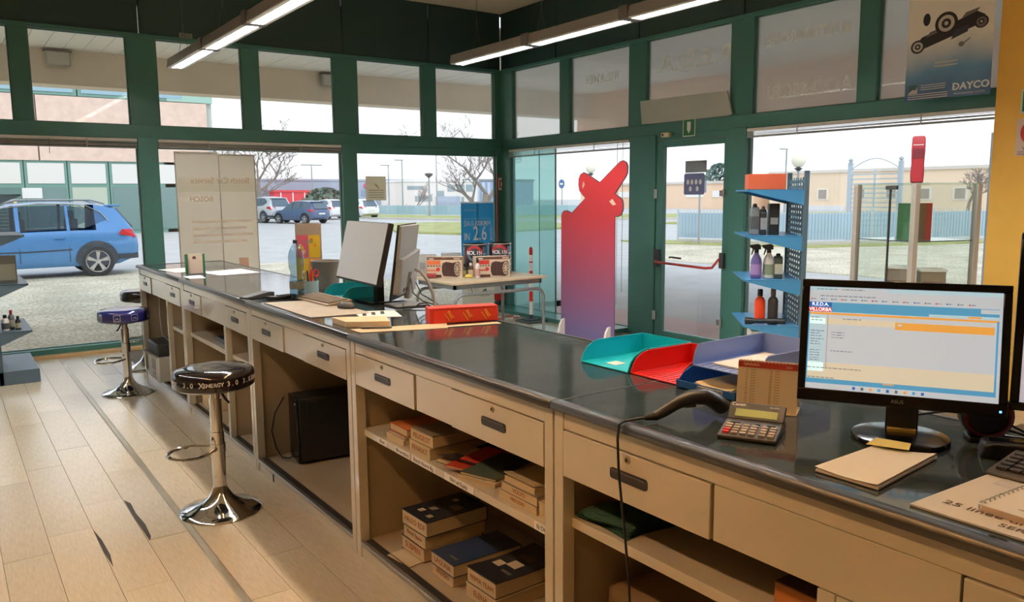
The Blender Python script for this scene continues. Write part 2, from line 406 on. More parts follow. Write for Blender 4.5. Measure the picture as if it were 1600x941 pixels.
# redaction patch and sticker on the door glass
fd = fr3((0, 0, 0), (0, -1, 0), (0, 0, 1))
s1 = thing('redaction_patch', 'plain grey redaction patch on the door glass, above the purple one', 'sticker', (XR+.022, 5.76, 1.88))
MB().obox(fd, -.145, -.062, 0, .145, .062, .002).ob('film', M('redaction_grey', (128, 132, 132), .6), s1)
s2 = thing('opening_hours_sticker', 'purple sticker with six white ovals on the door glass, under the plain grey patch', 'sticker', (XR+.022, 5.78, 1.70))
rr = [(x*.14, y*.112) for x, y in ((-1, -.85), (-.9, -1), (.9, -1), (1, -.85), (1, .85), (.9, 1), (-.9, 1), (-1, .85))]
MB().prism(rr, fd, 0, .002).ob('film', M('sticker_purple', (96, 98, 150), .6), s2)
for a, b in ((-.085, .02), (-.03, .02), (.028, .02), (.085, .02), (-.05, -.05), (.045, -.05)):
    MB().prism([(a+.019*cos(t*pi/6), b+.028*sin(t*pi/6)) for t in range(12)], fd, .002, .0028).ob('oval', WINK, s2)
# redacted sign plate and small boxes above the door
gp = thing('redacted_sign', 'grey redaction patch built as a sign plate, hanging askew above the glass door', 'sign', (XR-.03, 5.92, 2.49))
MB().prism([(-.605, .13), (.60, .115), (.665, -.118), (-.575, -.125)], fd, 0, .02).ob('plate', M('plate_grey', (186, 192, 186), .6), gp)
es = thing('extinguisher_arrow_sign', 'small green sign with white arrow on the frame over the door', 'sign', (XR-.018, 5.83, 2.285))
MB().obox(fd, -.085, -.092, 0, .085, .092, .003).ob('plate', M('sign_glow_white', (226, 236, 214), .5), es)
MB().obox(fd, -.074, -.081, .003, .074, .081, .004).ob('field', M('sign_green', (40, 120, 76), .5), es)
MB().prism([(-.025, .06), (.025, .06), (.025, -.02), (0, -.062), (-.025, -.02)], fd, .004, .005).ob('arrow', WINK, es)
ds = thing('door_sensor', 'small cream sensor box on the green frame above the door', 'sensor', (XR-.018, 6.13, 2.228))
MB().obox(fd, -.06, -.025, 0, .055, .025, .045).ob('housing', M('sensor_cream', (226, 214, 180), .5), ds, bevel=.006)
MB().obox(fd, -.045, -.012, .045, -.02, .012, .048).ob('lens', DGREY, ds)
lp = thing('label_plate', 'small grey label plate on the dark green panel above the windows', 'label', (2.335, YB-.002, 3.335))
fb = fr3((0, 0, 0), (1, 0, 0), (0, 0, 1))
MB().obox(fb, -.068, -.026, 0, .068, .026, .006).ob('plate', M('label_grey', (128, 130, 120), .5), lp)
for k in range(2): MB().obox(fb, -.05, .006-.018*k, .006, .05, .011-.018*k, .007).ob('text_line', DGREY, lp)
# venetian blinds drawn up in their head rails
def blind(p0, p1, zt, h, label, cords=()):
    d = Vector(p1)-Vector(p0); L = d.length
    o = thing('blind', label, 'blind', p0, atan2(d.y, d.x)); fr = lambda a, b, c: Vector((a, c, b))
    MB().obox(fr, 0, zt-.032, -.03, L, zt, .0).ob('head_rail', M('blind_head_rail', (236, 234, 230), .4, .1), o, bevel=.004)
    nsl = 5; zz = zt-.036
    sl = None
    for k in range(nsl):
        z1 = zz-(h-.05)*(k+.5)/nsl
        if sl is None:
            sl = MB().prism([(-.032, -.0035), (-.015, .001), (-.002, .0025), (-.002, .0045), (-.015, .003), (-.032, -.0015)], lambda a, b, c: Vector((c, a, b)), .004, L-.004).ob('slat', BLINDM, o)
            sl.location = (0, 0, z1)
        else:
            c = sl.copy(); C.objects.link(c); c.location = (0, 0, z1); c.rotation_euler = (random.uniform(-.0, .0), random.uniform(-.004, .004)*min(1, 2/L), 0)
    MB().obox(fr, .002, zt-h, -.034, L-.002, zt-h+.014, -.001).ob('bottom_rail', M('blind_grey', (150, 150, 148), .4, .2), o, bevel=.003)
    n = max(2, int(L/.8))
    for k in range(n):
        x = L*(k+.5)/n
        MB().obox(fr, x-.006, zt-h-.002, -.037, x+.006, zt-.004, -.0345).ob('ladder_tape', LGREY, o)
    for x, l in cords:
        MB().tube([(x, -.04, zt-.02), (x+.004, -.042, zt-l*.5), (x, -.042, zt-l)], .003, 5).ob('cord', M('blind_cord', (150, 150, 140), .8), o)
blind((-.145, YB-.003, 0), (1.775, YB-.003, 0), 2.222, .10, 'raised grey blind over the window with the blue car behind', ((1.1, .17),))
blind((1.98, YB-.003, 0), (4.08, YB-.003, 0), 2.222, .09, 'raised grey blind over the window behind the white standee')
blind((XR-.003, 9.07, 0), (XR-.003, 6.715, 0), 2.215, .105, 'raised grey blind with bent slats over the red cutout', ((2.27, 1.75), (2.18, 1.9)))
blind((XR-.005, 5.08, 0), (XR-.005, 2.81, 0), 2.222, .09, 'raised grey blind over the window behind the glass case')
# suspended fluorescent fixtures
TUBE_ON = M('tube_lit_warm', (255, 217, 168), .5, emit=LAMP_WARM)
TUBE_STAFF = M('tube_fill_staff', (255, 200, 132), .5, emit=LAMP_STAFF)
TUBE_STAFF_COOL = M('tube_fill_staff_cool', (246, 246, 246), .5, emit=LAMP_STAFF_COOL)
TUBE_FILL = M('tube_fill_cool', (244, 246, 250), .4, emit=LAMP_COOL)  # cool tubes lit as added fill in place of daylight
LOUV = M('louver_white', (236, 234, 228), .3, .0, spec=.7)
HOUS = M('fixture_housing', (150, 144, 140), .4, .2)
def fixture(x, y0, y1, lit_below, label, wires, staff=None):
    """runs from the window end y1 down to y0; segments whose far end is nearer than lit_below burn warm, the rest add cool fill"""
    o = thing('pendant_light', label, 'light', (x, y1, 2.82), 0, 'suspended fluorescent lights')
    L = y1-y0; W = .155; fr = lambda a, b, c: Vector((a, -c, b))
    MB().prism([(-W/2, .006), (-W/2+.012, .085), (W/2-.012, .085), (W/2, .006), (W/2-.004, .006), (W/2-.016, .079), (-W/2+.016, .079), (-W/2+.004, .006)], fr, 0, L).ob('housing', HOUS, o)
    MB().prism([(-W/2, .004), (-W/2+.012, .087), (W/2-.012, .087), (W/2, .004)], fr, -.012, 0).ob('end_cap', DGREY, o, bevel=.003)
    seg = 1.17; n = int(math.ceil(L/seg))
    for k in range(n):
        a, b = k*seg, min(L, (k+1)*seg)
        on = y1-a <= lit_below+.3
        MB().obox(fr, -W/2+.006, .0, a+.01, -W/2+.034, .012, b-.01).ob('reflector', LOUV, o)
        MB().obox(fr, W/2-.034, .0, a+.01, W/2-.006, .012, b-.01).ob('reflector', LOUV, o)
        for s in (-.022, .022):
            MB().cyl(fr(s, .03, a+.03), fr(s, .03, b-.03), .013, 10).ob('tube', (staff or TUBE_ON) if on else (TUBE_STAFF_COOL if staff else TUBE_FILL), o)
        MB().obox(fr, -W/2+.01, .05, a+.01, W/2-.01, .055, b-.01).ob('tray', LOUV, o)
        lm = MB(); m = 26
        for j in range(m):
            c = a+.03+(b-a-.06)*j/(m-1); lm.obox(fr, -W/2+.036, .001, c-.002, W/2-.036, .02, c+.002)
        lv = lm.ob('louver', LOUV, o); tag(lv, kind='stuff')
        if k:
            MB().obox(fr, -W/2-.004, .0, a-.045, W/2+.004, .0915, a+.045).ob('joint_sleeve', M('joint_sleeve_grey', (112, 106, 104), .4), o)
    for d in wires:
        p = fr(0, .30, d)
        wm = MB().tube([p, fr(0, ZC-2.82, d)], .0025, 5).tube([p, fr(-.045, .087, d)], .002, 5).tube([p, fr(.045, .087, d)], .002, 5).cyl(p, p+Vector((0, 0, .05)), .005, 6)
        wm.ob('suspension_wire', M('wire_grey', (96, 98, 96), .4, .5), o)
fixture(1.955, .85, 8.22, 4.75, 'suspended light whose bare end hangs in front of the back windows', (.35, 1.6, 2.9, 5.2, 6.8))
fixture(4.10, -1.4, 6.60, -9, 'suspended light pointing at the corner, ahead of the shop door', (.35, 1.3, 2.2, 3.1, 5.5))
fixture(-.30, .50, 7.6, 3.6, 'unseen fill light added over the staff side, out past the stools', (.5, 3.0, 6.0), TUBE_STAFF)  # unseen fixture added to light the counter fronts
# ================================================================== OUTSIDE
G = -0.12
ASPH = M('asphalt', (190, 189, 186), .9, var=.10, vscale=1.3, bump=.25, bscale=70)
COBM = bpy.data.materials.new('cobble_stones'); COBM.use_nodes = True
n = COBM.node_tree; b = n.nodes['Principled BSDF']; b.inputs['Roughness'].default_value = .85
t = n.nodes.new('ShaderNodeTexCoord'); mp = n.nodes.new('ShaderNodeMapping'); mp.inputs['Scale'].default_value = (1, 1, 1)
vo = n.nodes.new('ShaderNodeTexVoronoi'); vo.inputs['Scale'].default_value = 12; vo.feature = 'DISTANCE_TO_EDGE'
nz = n.nodes.new('ShaderNodeTexNoise'); nz.inputs['Scale'].default_value = .9; nz.inputs['Detail'].default_value = 8
r1 = n.nodes.new('ShaderNodeValToRGB'); r1.color_ramp.elements[0].color = lin((184, 176, 156)); r1.color_ramp.elements[1].color = lin((234, 226, 208)); r1.color_ramp.elements[0].position = .02; r1.color_ramp.elements[1].position = .16
mx = n.nodes.new('ShaderNodeMixRGB'); mx.blend_type = 'MULTIPLY'; mx.inputs[0].default_value = .8
r2 = n.nodes.new('ShaderNodeValToRGB'); r2.color_ramp.elements[0].color = lin((214, 212, 198)); r2.color_ramp.elements[1].color = lin((255, 252, 244)); r2.color_ramp.elements[0].position = .35; r2.color_ramp.elements[1].position = .62
bp = n.nodes.new('ShaderNodeBump'); bp.inputs['Strength'].default_value = .6; bp.inputs['Distance'].default_value = .02
L = n.links.new
L(t.outputs['Object'], mp.inputs[0]); L(mp.outputs[0], vo.inputs['Vector']); L(mp.outputs[0], nz.inputs['Vector'])
L(vo.outputs['Distance'], r1.inputs[0]); L(nz.outputs['Fac'], r2.inputs[0]); L(r1.outputs[0], mx.inputs[1]); L(r2.outputs[0], mx.inputs[2])
L(mx.outputs[0], b.inputs['Base Color']); L(vo.outputs['Distance'], bp.inputs['Height']); L(bp.outputs[0], b.inputs['Normal'])
GRASSM = M('winter_grass', (168, 170, 108), .95, var=.25, vscale=1.2, bump=.5, bscale=25)
KERB = M('kerb_concrete', (196, 192, 184), .85, var=.06)
PINKP = M('pink_concrete_apron', (206, 176, 172), .85, var=.06, vscale=2)
struct('asphalt_ground', MB().box(-60, -60, G-.3, 220, 220, G), ASPH)
struct('cobble_paving', MB().box(-16, YB+.6, G-.02, 7.4, 20.6, G+.012), COBM)
struct('cobble_paving', MB().prism([(15.3, 15.3), (21.0, 20.6), (22.0, 15.9), (24.6, 14.9), (34, 11.4), (34, 2), (15.3, 2)], lambda a, b, c: Vector((a, b, c)), G-.02, G+.012), COBM)
struct('shop_step', MB().box(-16, YB+.1, G-.02, 8.1, YB+.62, G+.03).box(XR+.1, -4, G-.02, 8.09, YB+.62, G+.03), PINKP)
vg = lambda a, b, c: Vector((a, b, c))
for poly in ([(17.2, 33.2), (18.6, 29.2), (26.5, 31.5), (31, 39), (25, 43), (21.6, 43.4)],
             [(25.9, 58), (29.5, 46), (42, 36), (60, 34), (62, 38), (46, 48), (34.2, 56.2), (30.5, 70)],
             [(33, 33), (36, 28), (60, 20), (64, 30)]):
    tag(MB().prism(poly, vg, G-.02, G+.10).ob('grass', GRASSM), 'pale winter grass on the traffic islands beyond the car park', 'grass', kind='stuff')
tag(MB().prism([(20.3, 21.5), (20.0, 19.6), (22.2, 14.6), (24.8, 13.6), (31, 11.4), (31, 12.0), (24.9, 14.6), (22.8, 15.8), (21.3, 21.5)], vg, G-.02, G+.05).ob('grass', GRASSM), 'pale winter grass along the foot of the blue fence', 'grass', kind='stuff')
struct('kerb', MB().prism([(25.5, 58), (29.2, 45.7), (41.6, 35.6), (60, 33.5), (60, 34), (42, 36.1), (29.6, 46.1), (25.95, 58.1)], vg, G-.02, G+.13), KERB)

# ---- canopies over the two glazed fronts
SOFM = M('soffit_plank_white', (246, 244, 238), .7, var=.03)
CONC = M('canopy_concrete', (240, 226, 206), .9, var=.07, vscale=1.6, bump=.1, bscale=30)
CONCP = M('canopy_concrete_pink', (250, 186, 140), .9, var=.06, vscale=1.6)
can = struct('canopy_roof', MB().box(-6, YB+.1, 3.66, 11.3, 13.0, 3.9).box(XR+.1, -6, 3.66, 11.3, YB+.1, 3.9), CONC)
MB().box(-6, 12.60, 3.135, 11.3, 13.0, 3.9).ob('beam', CONC, can)
MB().box(11.0, -6, 2.72, 11.3, 13.0, 3.9).ob('beam', CONCP, can)
sp = None; x = -1.65
while x < 10.9:
    if sp is None: o = sp = MB().box(0, 0, 0, .221, 12.62-YB-.09, .05).ob('plank', SOFM, can)
    else: o = sp.copy(); C.objects.link(o)
    o.location = (x, YB+.09, 3.60+random.uniform(0, .006)); x += .229
sp = None; y = -5.9
while y < YB-.2:
    if sp is None: o = sp = MB().box(0, 0, 0, 11.02-XR-.09, .30, .05).ob('plank', M('soffit_plank_grey', (206, 206, 198), .7), can)
    else: o = sp.copy(); C.objects.link(o)
    o.location = (XR+.09, y, 3.60+random.uniform(0, .006)); y += .31
MB().tube([(9.1, -5, 3.57), (9.1, YB, 3.57)], .02, 6).ob('conduit', WHITE, can)
for k, (x, lab) in enumerate(((1.48, 'floodlight under the canopy nearest the parked blue car'), (5.36, 'floodlight under the canopy near the middle windows'))):
    o = thing('floodlight', lab, 'light', (x, 12.59, 3.47), 0, 'floodlights under the canopy')
    MB().box(-.15, -.10, -.10, .15, -.03, .09).ob('housing', M('floodlight_grey', (176, 170, 158), .5), o, bevel=.012)
    MB().box(-.13, -.106, -.085, .13, -.10, .075).ob('lens', M('floodlight_lens', (206, 202, 190), .2), o)
    MB().box(-.17, -.06, .09, .17, .0, .11).ob('bracket', M('floodlight_bracket', (126, 118, 108), .6), o)

# ---- building across the yard
PINKB = M('pink_pebble_panel', (232, 204, 188), .9, var=.10, vscale=3.5, bump=.3, bscale=30)
GREENB = M('facade_green_metal', (120, 160, 148), .5)
WINB = M('facade_window_blue', (150, 184, 198), .15, spec=.8)
WHB = M('facade_white_panel', (230, 228, 222), .7)
GLB = M('facade_dark_glass', (112, 142, 138), .12, spec=.8)
bd = thing('warehouse_building', 'long warehouse with pink pebble panels and green window frames behind the blue car', 'building', (-4, 43, G))
B = lambda: MB((-4, 43, G))
B().box(-40, 43.2, G, 11.9, 70, 7.6).ob('body', M('facade_body', (200, 206, 200), .8), bd)
x = -34.0
pan = None
while x < 11.5:
    x1 = min(x+7.6, 12.0)
    B().box(x+.03, 42.9, 3.36, x1-.03, 43.2, 6.32).ob('wall_panel', PINKB, bd); x = x1
k = 0; x = -16.0
while x < 9.6:
    f_ = B().box(x, 42.98, 6.36, x+2.36, 43.2, 7.5).ob('window', GREENB, bd)
    B().box(x+.14, 42.94, 6.5, x+2.22, 42.99, 7.4).ob('pane', WINB, f_); x += 2.42
B().box(9.7, 42.95, 6.36, 11.9, 43.2, 7.6).ob('cladding', M('facade_green_cladding', (168, 204, 190), .6), bd)
x = -16.0; k = 0
while x < 9.4:
    f_ = B().box(x, 42.98, G, x+1.72, 43.2, 3.36).ob('glazing_frame', GREENB, bd)
    B().box(x+.12, 42.94, 2.30, x+1.60, 42.99, 3.24).ob('white_pane', WHB, f_)
    B().box(x+.12, 42.94, .05, x+1.60, 42.99, 2.12).ob('dark_pane' if k % 3 else 'pale_pane', GLB if k % 3 else M('facade_pale_blind', (190, 200, 182), .5), f_)
    x += 1.76; k += 1
B().box(9.4, 42.98, G, 11.9, 43.2, 3.36).ob('recess', M('facade_recess', (150, 168, 164), .6), bd)
for zz, nm in ((1.72, 'notice'),):
    B().box(3.2, 42.9, 1.62, 4.0, 42.95, 2.1).ob(nm, WHITE, bd)
pal = thing('pallet_stack', 'stack of pale wooden pallets by the warehouse, seen through the car windows', 'pallet', (1.6, 41.4, G))
PALM = M('pallet_wood', (226, 208, 142), .8, var=.1)
for k in range(11):
    m = MB()
    for j in range(5): m.box(-1.3, -.55+.24*j, .14+.15*k, 1.3, -.40+.24*j, .163+.15*k)
    for j in (-1.2, 0, 1.1): m.box(j, -.55, .04+.15*k, j+.12, .55, .14+.15*k)
    m.ob('pallet', PALM, pal)

# ---- vehicles
CARGL = M('car_glass', (84, 104, 120), .06, spec=.9)
TYRE = M('tyre_rubber', (58, 60, 62), .85)
RIMM = M('alloy_rim', (214, 216, 218), .25, .7)
TAIL = M('tail_light_red', (214, 44, 52), .2)
CLAD = M('car_black_cladding', (64, 72, 82), .6)
def smooth_interp(tab, x):
    for (xa, va), (xb, vb) in zip(tab[:-1], tab[1:]):
        if x <= xb:
            t = (x-xa)/(xb-xa) if xb > xa else 0; t = t*t*(3-2*t)*.5 + t*.5
            return va+(vb-va)*t
    return tab[-1][1]
def car(name, label, cat, loc, rz, paint, L=4.6, Wd=1.8, Hh=1.66, wb=2.67, wr=.335, rails=False, group=None, detail=2, clad=True, see=False):
    """front towards -x; origin on the ground under the rear bumper"""
    o = thing(name, label, cat, loc, rz, group)
    s = L/4.6; h = Hh/1.66
    # outline heights along the length (x from rear 0 to front -L)
    deck = [(0, .80), (.06, .94), (.22, 1.02), (1.2, 1.03), (2.9, 1.0), (3.35, .98), (4.1, .90), (4.45, .78), (4.6, .55)]
    roof = [(0, .80), (.05, .95), (.16, 1.13), (.42, 1.52), (.8, 1.615), (1.7, 1.66), (2.5, 1.61), (3.0, 1.36), (3.42, 1.0), (4.1, .91), (4.45, .79), (4.6, .55)]
    bot = [(0, .46), (.1, .38), (.5, .25), (4.1, .24), (4.5, .30), (4.6, .40)]
    hw = [(0, .72), (.15, .84), (.6, .90), (3.8, .90), (4.3, .82), (4.6, .62)]
    xs = [0, .03, .08, .16, .28, .42, .6, .85, 1.2, 1.6, 2.0, 2.4, 2.75, 3.05, 3.4, 3.8, 4.15, 4.4, 4.53, 4.6]
    if see: xs = sorted(xs+[1.36, 1.42, 2.28, 2.36])
    rings = []
    for x in xs:
        z0 = smooth_interp(bot, x)*h; zd = smooth_interp(deck, x)*h; zr = max(smooth_interp(roof, x)*h, zd+.002); hwid = smooth_interp(hw, x)*Wd/1.8
        rw = hwid*(.93-.20*min(1, max(0, (zr-zd)/(.62*h))))
        half = [(hwid*.90, z0), (hwid*.985, z0+.10*h), (hwid, (z0+zd)*.52), (hwid*.985, zd-.08*h), (hwid*.95, zd), (rw*1.03, zd+(zr-zd)*.55), (rw*.95, zr-(zr-zd)*.06), (rw*.6, zr)]
        ring = [(-x*s, a, z) for a, z in half] + [(-x*s, -a, z) for a, z in half[::-1]]
        rings.append(ring)
    skip = set()
    if see:
        for i, (xa, xb) in enumerate(zip(xs[:-1], xs[1:])):
            if any(a-.001 <= xa and xb <= b+.001 for a, b in ((.85, 1.36), (1.42, 2.28), (2.36, 3.05))): skip |= {(i, 4), (i, 5), (i, 9), (i, 10)}
        for x in (1.25, 2.25):
            for y in (-.38, .38): MB().box(-x*s-.06, y-.24, .45*h, -x*s+.08, y+.24, 1.28*h).box(-x*s-.05, y-.12, 1.28*h, -x*s+.03, y+.12, 1.46*h).ob('seat', M('car_seat_dark', (64, 66, 70), .8), o, bevel=.03)
    body = MB().loft(rings, skip).ob('body', paint, o, smooth=True)
    def side_pt(x, t, y_sign, off=.012):
        """point on the side glass plane: t=0 belt, 1 roof edge"""
        zd = smooth_interp(deck, x)*h; zr = smooth_interp(roof, x)*h; hwid = smooth_interp(hw, x)*Wd/1.8
        rw = hwid*(.93-.20*min(1, max(0, (zr-zd)/(.62*h))))
        if t < .55: a = hwid*.95+(rw*1.03-hwid*.95)*t/.55; 
        else: a = rw*1.03+(rw*.95-rw*1.03)*(t-.55)/.39
        return Vector((-x*s, (a+off)*y_sign, zd+(zr-zd)*t))
    wins = [[(.62, .42), (1.0, .12), (1.36, .06), (1.36, .86), (1.0, .84), (.72, .62)], [(1.42, .06), (2.28, .04), (2.28, .88), (1.42, .87)], [(2.36, .04), (3.12, .03), (3.05, .30), (2.72, .86), (2.36, .88)]]
    for sg_ in (1, -1):
        for wpts in wins:
            # subdivided strip so the glass follows the flank
            pts = [side_pt(a, b_, sg_) for a, b_ in wpts]; inn = [side_pt(a, b_, sg_, -.02) for a, b_ in wpts]
            k = len(pts); MB().add(pts+inn, [tuple(range(k)), tuple(range(k, 2*k))[::-1]]+[(i, (i+1) % k, k+(i+1) % k, k+i) for i in range(k)]).ob('side_window', glass('car_side_glass', (206, 218, 224), 1.2) if see else CARGL, o)
        if detail > 1:
            pl = [side_pt(a, b_, sg_, .016) for a, b_ in ((.58, .36), (.72, .66), (1.0, .90), (1.36, .93), (1.9, .94), (2.6, .92), (2.9, .66), (3.2, .22))]
            MB().tube(pl, .011, 5).ob('window_trim', ALU, o, smooth=True)
            for xa in (1.40, 2.32):
                MB().tube([side_pt(xa, .03, sg_, .006), Vector((-xa*s, sg_*(Wd/2+.004), .62*h)), Vector((-xa*s-.0, sg_*(Wd/2-.006), .36*h))], .006, 4).ob('door_seam', CLAD, o)
                MB().box(-xa*s-.28, sg_*(Wd/2)-.02, .86*h, -xa*s-.08, sg_*(Wd/2)+.03, .895*h).ob('door_handle', paint, o, bevel=.008)
            MB().tube([Vector((-1.35*s, sg_*(Wd/2+.003), .62*h)), Vector((-2.2*s, sg_*(Wd/2+.006), .60*h)), Vector((-3.1*s, sg_*(Wd/2+.003), .60*h))], .014, 5).ob('body_crease', CLAD, o, smooth=True)
    if rails:
        for sg_ in (1, -1):
            MB().tube([(-.62*s, sg_*.60*Wd/1.8, 1.60*h), (-.9*s, sg_*.605*Wd/1.8, 1.685*h), (-2.3*s, sg_*.605*Wd/1.8, 1.69*h), (-2.65*s, sg_*.60*Wd/1.8, 1.60*h)], .022, 7).ob('roof_rail', ALU, o, smooth=True)
    # rear glass, lights, bumper, plate
    q = lambda x, y, dz=0: (-x*s, y*Wd/1.8, smooth_interp(roof, x)*h+dz)
    MB().add([(-.10*s+.035, -.62*Wd/1.8, 1.07*h), (-.10*s+.035, .62*Wd/1.8, 1.07*h), (-.385*s+.02, .52*Wd/1.8, 1.50*h), (-.385*s+.02, -.52*Wd/1.8, 1.50*h),
              (-.15*s, -.62*Wd/1.8, 1.06*h), (-.15*s, .62*Wd/1.8, 1.06*h), (-.43*s, .52*Wd/1.8, 1.49*h), (-.43*s, -.52*Wd/1.8, 1.49*h)], [(0, 1, 2, 3), (7, 6, 5, 4), (0, 4, 5, 1), (1, 5, 6, 2), (2, 6, 7, 3), (3, 7, 4, 0)]).ob('rear_window', CARGL, o)
    MB().box(-.62*s, -.58*Wd/1.8, 1.535*h, -.30*s, .58*Wd/1.8, 1.575*h).ob('spoiler', paint, o, bevel=.01)
    MB().add([(-3.06*s-.01, -.60*Wd/1.8, 1.335*h), (-3.06*s-.01, .60*Wd/1.8, 1.335*h), (-3.4*s-.02, .68*Wd/1.8, 1.04*h), (-3.4*s-.02, -.68*Wd/1.8, 1.04*h),
              (-2.95*s, -.60*Wd/1.8, 1.33*h), (-2.95*s, .60*Wd/1.8, 1.33*h), (-3.3*s, .68*Wd/1.8, 1.03*h), (-3.3*s, -.68*Wd/1.8, 1.03*h)], [(0, 1, 2, 3), (7, 6, 5, 4), (0, 4, 5, 1), (1, 5, 6, 2), (2, 6, 7, 3), (3, 7, 4, 0)]).ob('windscreen', CARGL, o)
    for sg_ in (1, -1):
        MB().add([(-.02, sg_*.45*Wd/1.8, .86*h), (-.05*s, sg_*.80*Wd/1.8, .84*h), (-.42*s, sg_*(.905*Wd/1.8), .93*h), (-.34*s, sg_*(.895*Wd/1.8), 1.035*h), (-.13*s, sg_*.78*Wd/1.8, 1.03*h), (-.05, sg_*.45*Wd/1.8, 1.0*h),
                  (-.16*s, sg_*.45*Wd/1.8, .93*h)], [(0, 1, 4, 5), (1, 2, 3, 4), (0, 6, 1), (5, 4, 6), (1, 6, 2), (2, 6, 3), (3, 6, 4)]).ob('tail_light', TAIL, o)
    if clad: MB().loft([[(-x*s, a*smooth_interp(hw, x)*Wd/1.8, z*h) for a, z in ((1.0, .37), (1.012, .48), (-1.012, .48), (-1.0, .37))] for x in (.012, .06, .2, .45)]).ob('bumper_cladding', CLAD, o)
    MB().box(.0, -.26, .66*h, .02, .26, .77*h).ob('number_plate', WHITE, o)
    # wheels with arches
    for x in (.87*s, .87*s+wb):
        for sg_ in (1, -1):
            arch = [(-x+(wr+.085)*cos(a), (wr+.02)+(wr+.085)*sin(a)) for a in [pi*k/12 for k in range(13)]]+[(-x-(wr-.02), wr*.7), (-x+(wr-.02), wr*.7)]
            yy = sg_*(Wd/2*.985)
            MB().prism(arch, lambda a, b_, c: Vector((a, c, b_)), yy-.03, yy+.022).ob('wheel_arch', CLAD if clad else M('arch_dark', (40, 44, 48), .8), o)
            fw = lambda a, b_, c, X=-x, S=sg_: Vector((X+a, S*(Wd/2-.14+c), wr+b_))
            wm = MB().lathe([(wr*.62, -.08), (wr*.94, -.085), (wr, -.05), (wr, .12), (wr*.95, .155), (wr*.70, .165), (wr*.66, .12)], n=22, fr=fw)
            wh = wm.ob('wheel', TYRE, o, smooth=True)
            rm = MB().lathe([(wr*.66, .10), (wr*.70, .168), (wr*.66, .17), (wr*.62, .12)], n=22, fr=fw, caps=False)
            for k in range(5):
                a0 = 2*pi*k/5+.3
                d1 = lambda r, t: (r*cos(a0+t), r*sin(a0+t))
                rm.prism([d1(wr*.12, -.5), d1(wr*.64, -.26), d1(wr*.64, .16), d1(wr*.12, .5)], fw, .13, .165)
            rm.lathe([(wr*.16, .12), (wr*.16, .175), (wr*.08, .18)], n=12, fr=fw)
            rm.ob('rim', RIMM, wh)
    return o
BLUE = M('car_paint_blue', (88, 146, 206), .22, .15, coat=.6)
car('car', 'bright blue estate car with roof rails parked right outside the window', 'car', (3.66, 20.52, G), 0.0, BLUE, 4.62, 1.80, 1.66, 2.67, .345, rails=True, see=True)
SILV = M('car_paint_silver', (214, 218, 222), .25, .2, coat=.4); WHC = M('car_paint_white', (236, 238, 240), .25, coat=.4); NAVY = M('car_paint_slate_blue', (84, 106, 140), .25, .1, coat=.4)
car('car', 'silver off-roader with raised stance parked beside the dark blue hatchback', 'car', (18.6, 52.2, G), radians(-78), SILV, 4.4, 1.85, 1.75, 2.6, .37, detail=1)
car('car', 'dark slate blue hatchback seen from behind in the car park', 'car', (19.9, 48.6, G), radians(-68), NAVY, 3.7, 1.70, 1.48, 2.4, .30, detail=1, clad=False)
car('car', 'white hatchback seen from behind, next to the dark blue one', 'car', (24.3, 55.8, G), radians(-84), WHC, 4.0, 1.75, 1.52, 2.5, .31, detail=1, clad=False)
car('car', 'white car half hidden by the green window post', 'car', (27.0, 56.2, G), radians(-82), WHC, 4.1, 1.75, 1.5, 2.5, .31, detail=1, clad=False)
car('car', 'silver car mostly hidden behind the white standee', 'car', (15.3, 58.5, G), radians(-80), SILV, 4.2, 1.75, 1.5, 2.5, .31, detail=1, clad=False)

# ---- trees
BARK = M('bare_bark', (150, 136, 124), .9, var=.1)
TWIG = M('hazed_twigs', (146, 134, 126), .9)  # twigs lightened in colour to stand for outdoor haze
def bare_tree(loc, h, label, seed, spread=1.0, lean=0.0, r0=None, levels=5, rmin=.015):
    rnd = random.Random(seed)
    o = thing('bare_tree', label, 'tree', loc)
    trunk = MB(); br = MB()
    def grow(p, d, l, r, lev):
        n = 4 if lev < 2 else 3; pts = [p]; rad = [r]; q = p; dd = d
        for i in range(n):
            dd = (dd + Vector((rnd.uniform(-.16, .16), rnd.uniform(-.16, .16), rnd.uniform(-.02, .12)))).normalized()
            q = q + dd*l/n; pts.append(q); rad.append(max(rmin, r*(1-.36*(i+1)/n)))
        (trunk if lev == 0 else br).tube(pts, rad, 7 if lev == 0 else (5 if lev < 3 else 3), caps=False)
        if lev < levels:
            k = rnd.choice((3, 4)) if lev < 3 else 3
            for j in range(k):
                i = n if j == 0 else rnd.randint(max(1, n-2), n)
                a = rnd.uniform(0, 2*pi); ten = rnd.uniform(.35, .8)*spread
                side = Vector((cos(a), sin(a), rnd.uniform(-.15, .35)))
                nd = (dd*(1-.45*ten)+side*ten).normalized()
                grow(pts[i], nd, l*rnd.uniform(.58, .80), rad[i]*rnd.uniform(.6, .8), lev+1)
    grow(Vector((0, 0, -.1)), Vector((lean, 0, 1)).normalized(), h*.27, r0 or h*.022, 0)
    trunk.ob('trunk', BARK, o, smooth=True)
    tag(br.ob('branches', TWIG, o), kind='stuff')
    return o
bare_tree((16.5, 24.6, G), 7.0, 'big bare tree beside the corner post, forked low', 11, 1.15, levels=6, r0=.17, rmin=.007)
bare_tree((18.6, 57.0, G), 11.0, 'bare tree behind the silver off-roader', 5, 1.1, levels=6, r0=.2)
bare_tree((14.9, 56.0, G), 10.5, 'bare tree seen above the white standee', 23, .9, r0=.16)
bare_tree((16.9, 76.0, G), 9.5, 'thin bare tree at the corner of the pink warehouse', 31, .9, r0=.12)
bare_tree((46, 21.2, G), 4.6, 'small round bare tree behind the blue fence beside the yellow wall', 8, 1.2, r0=.12)
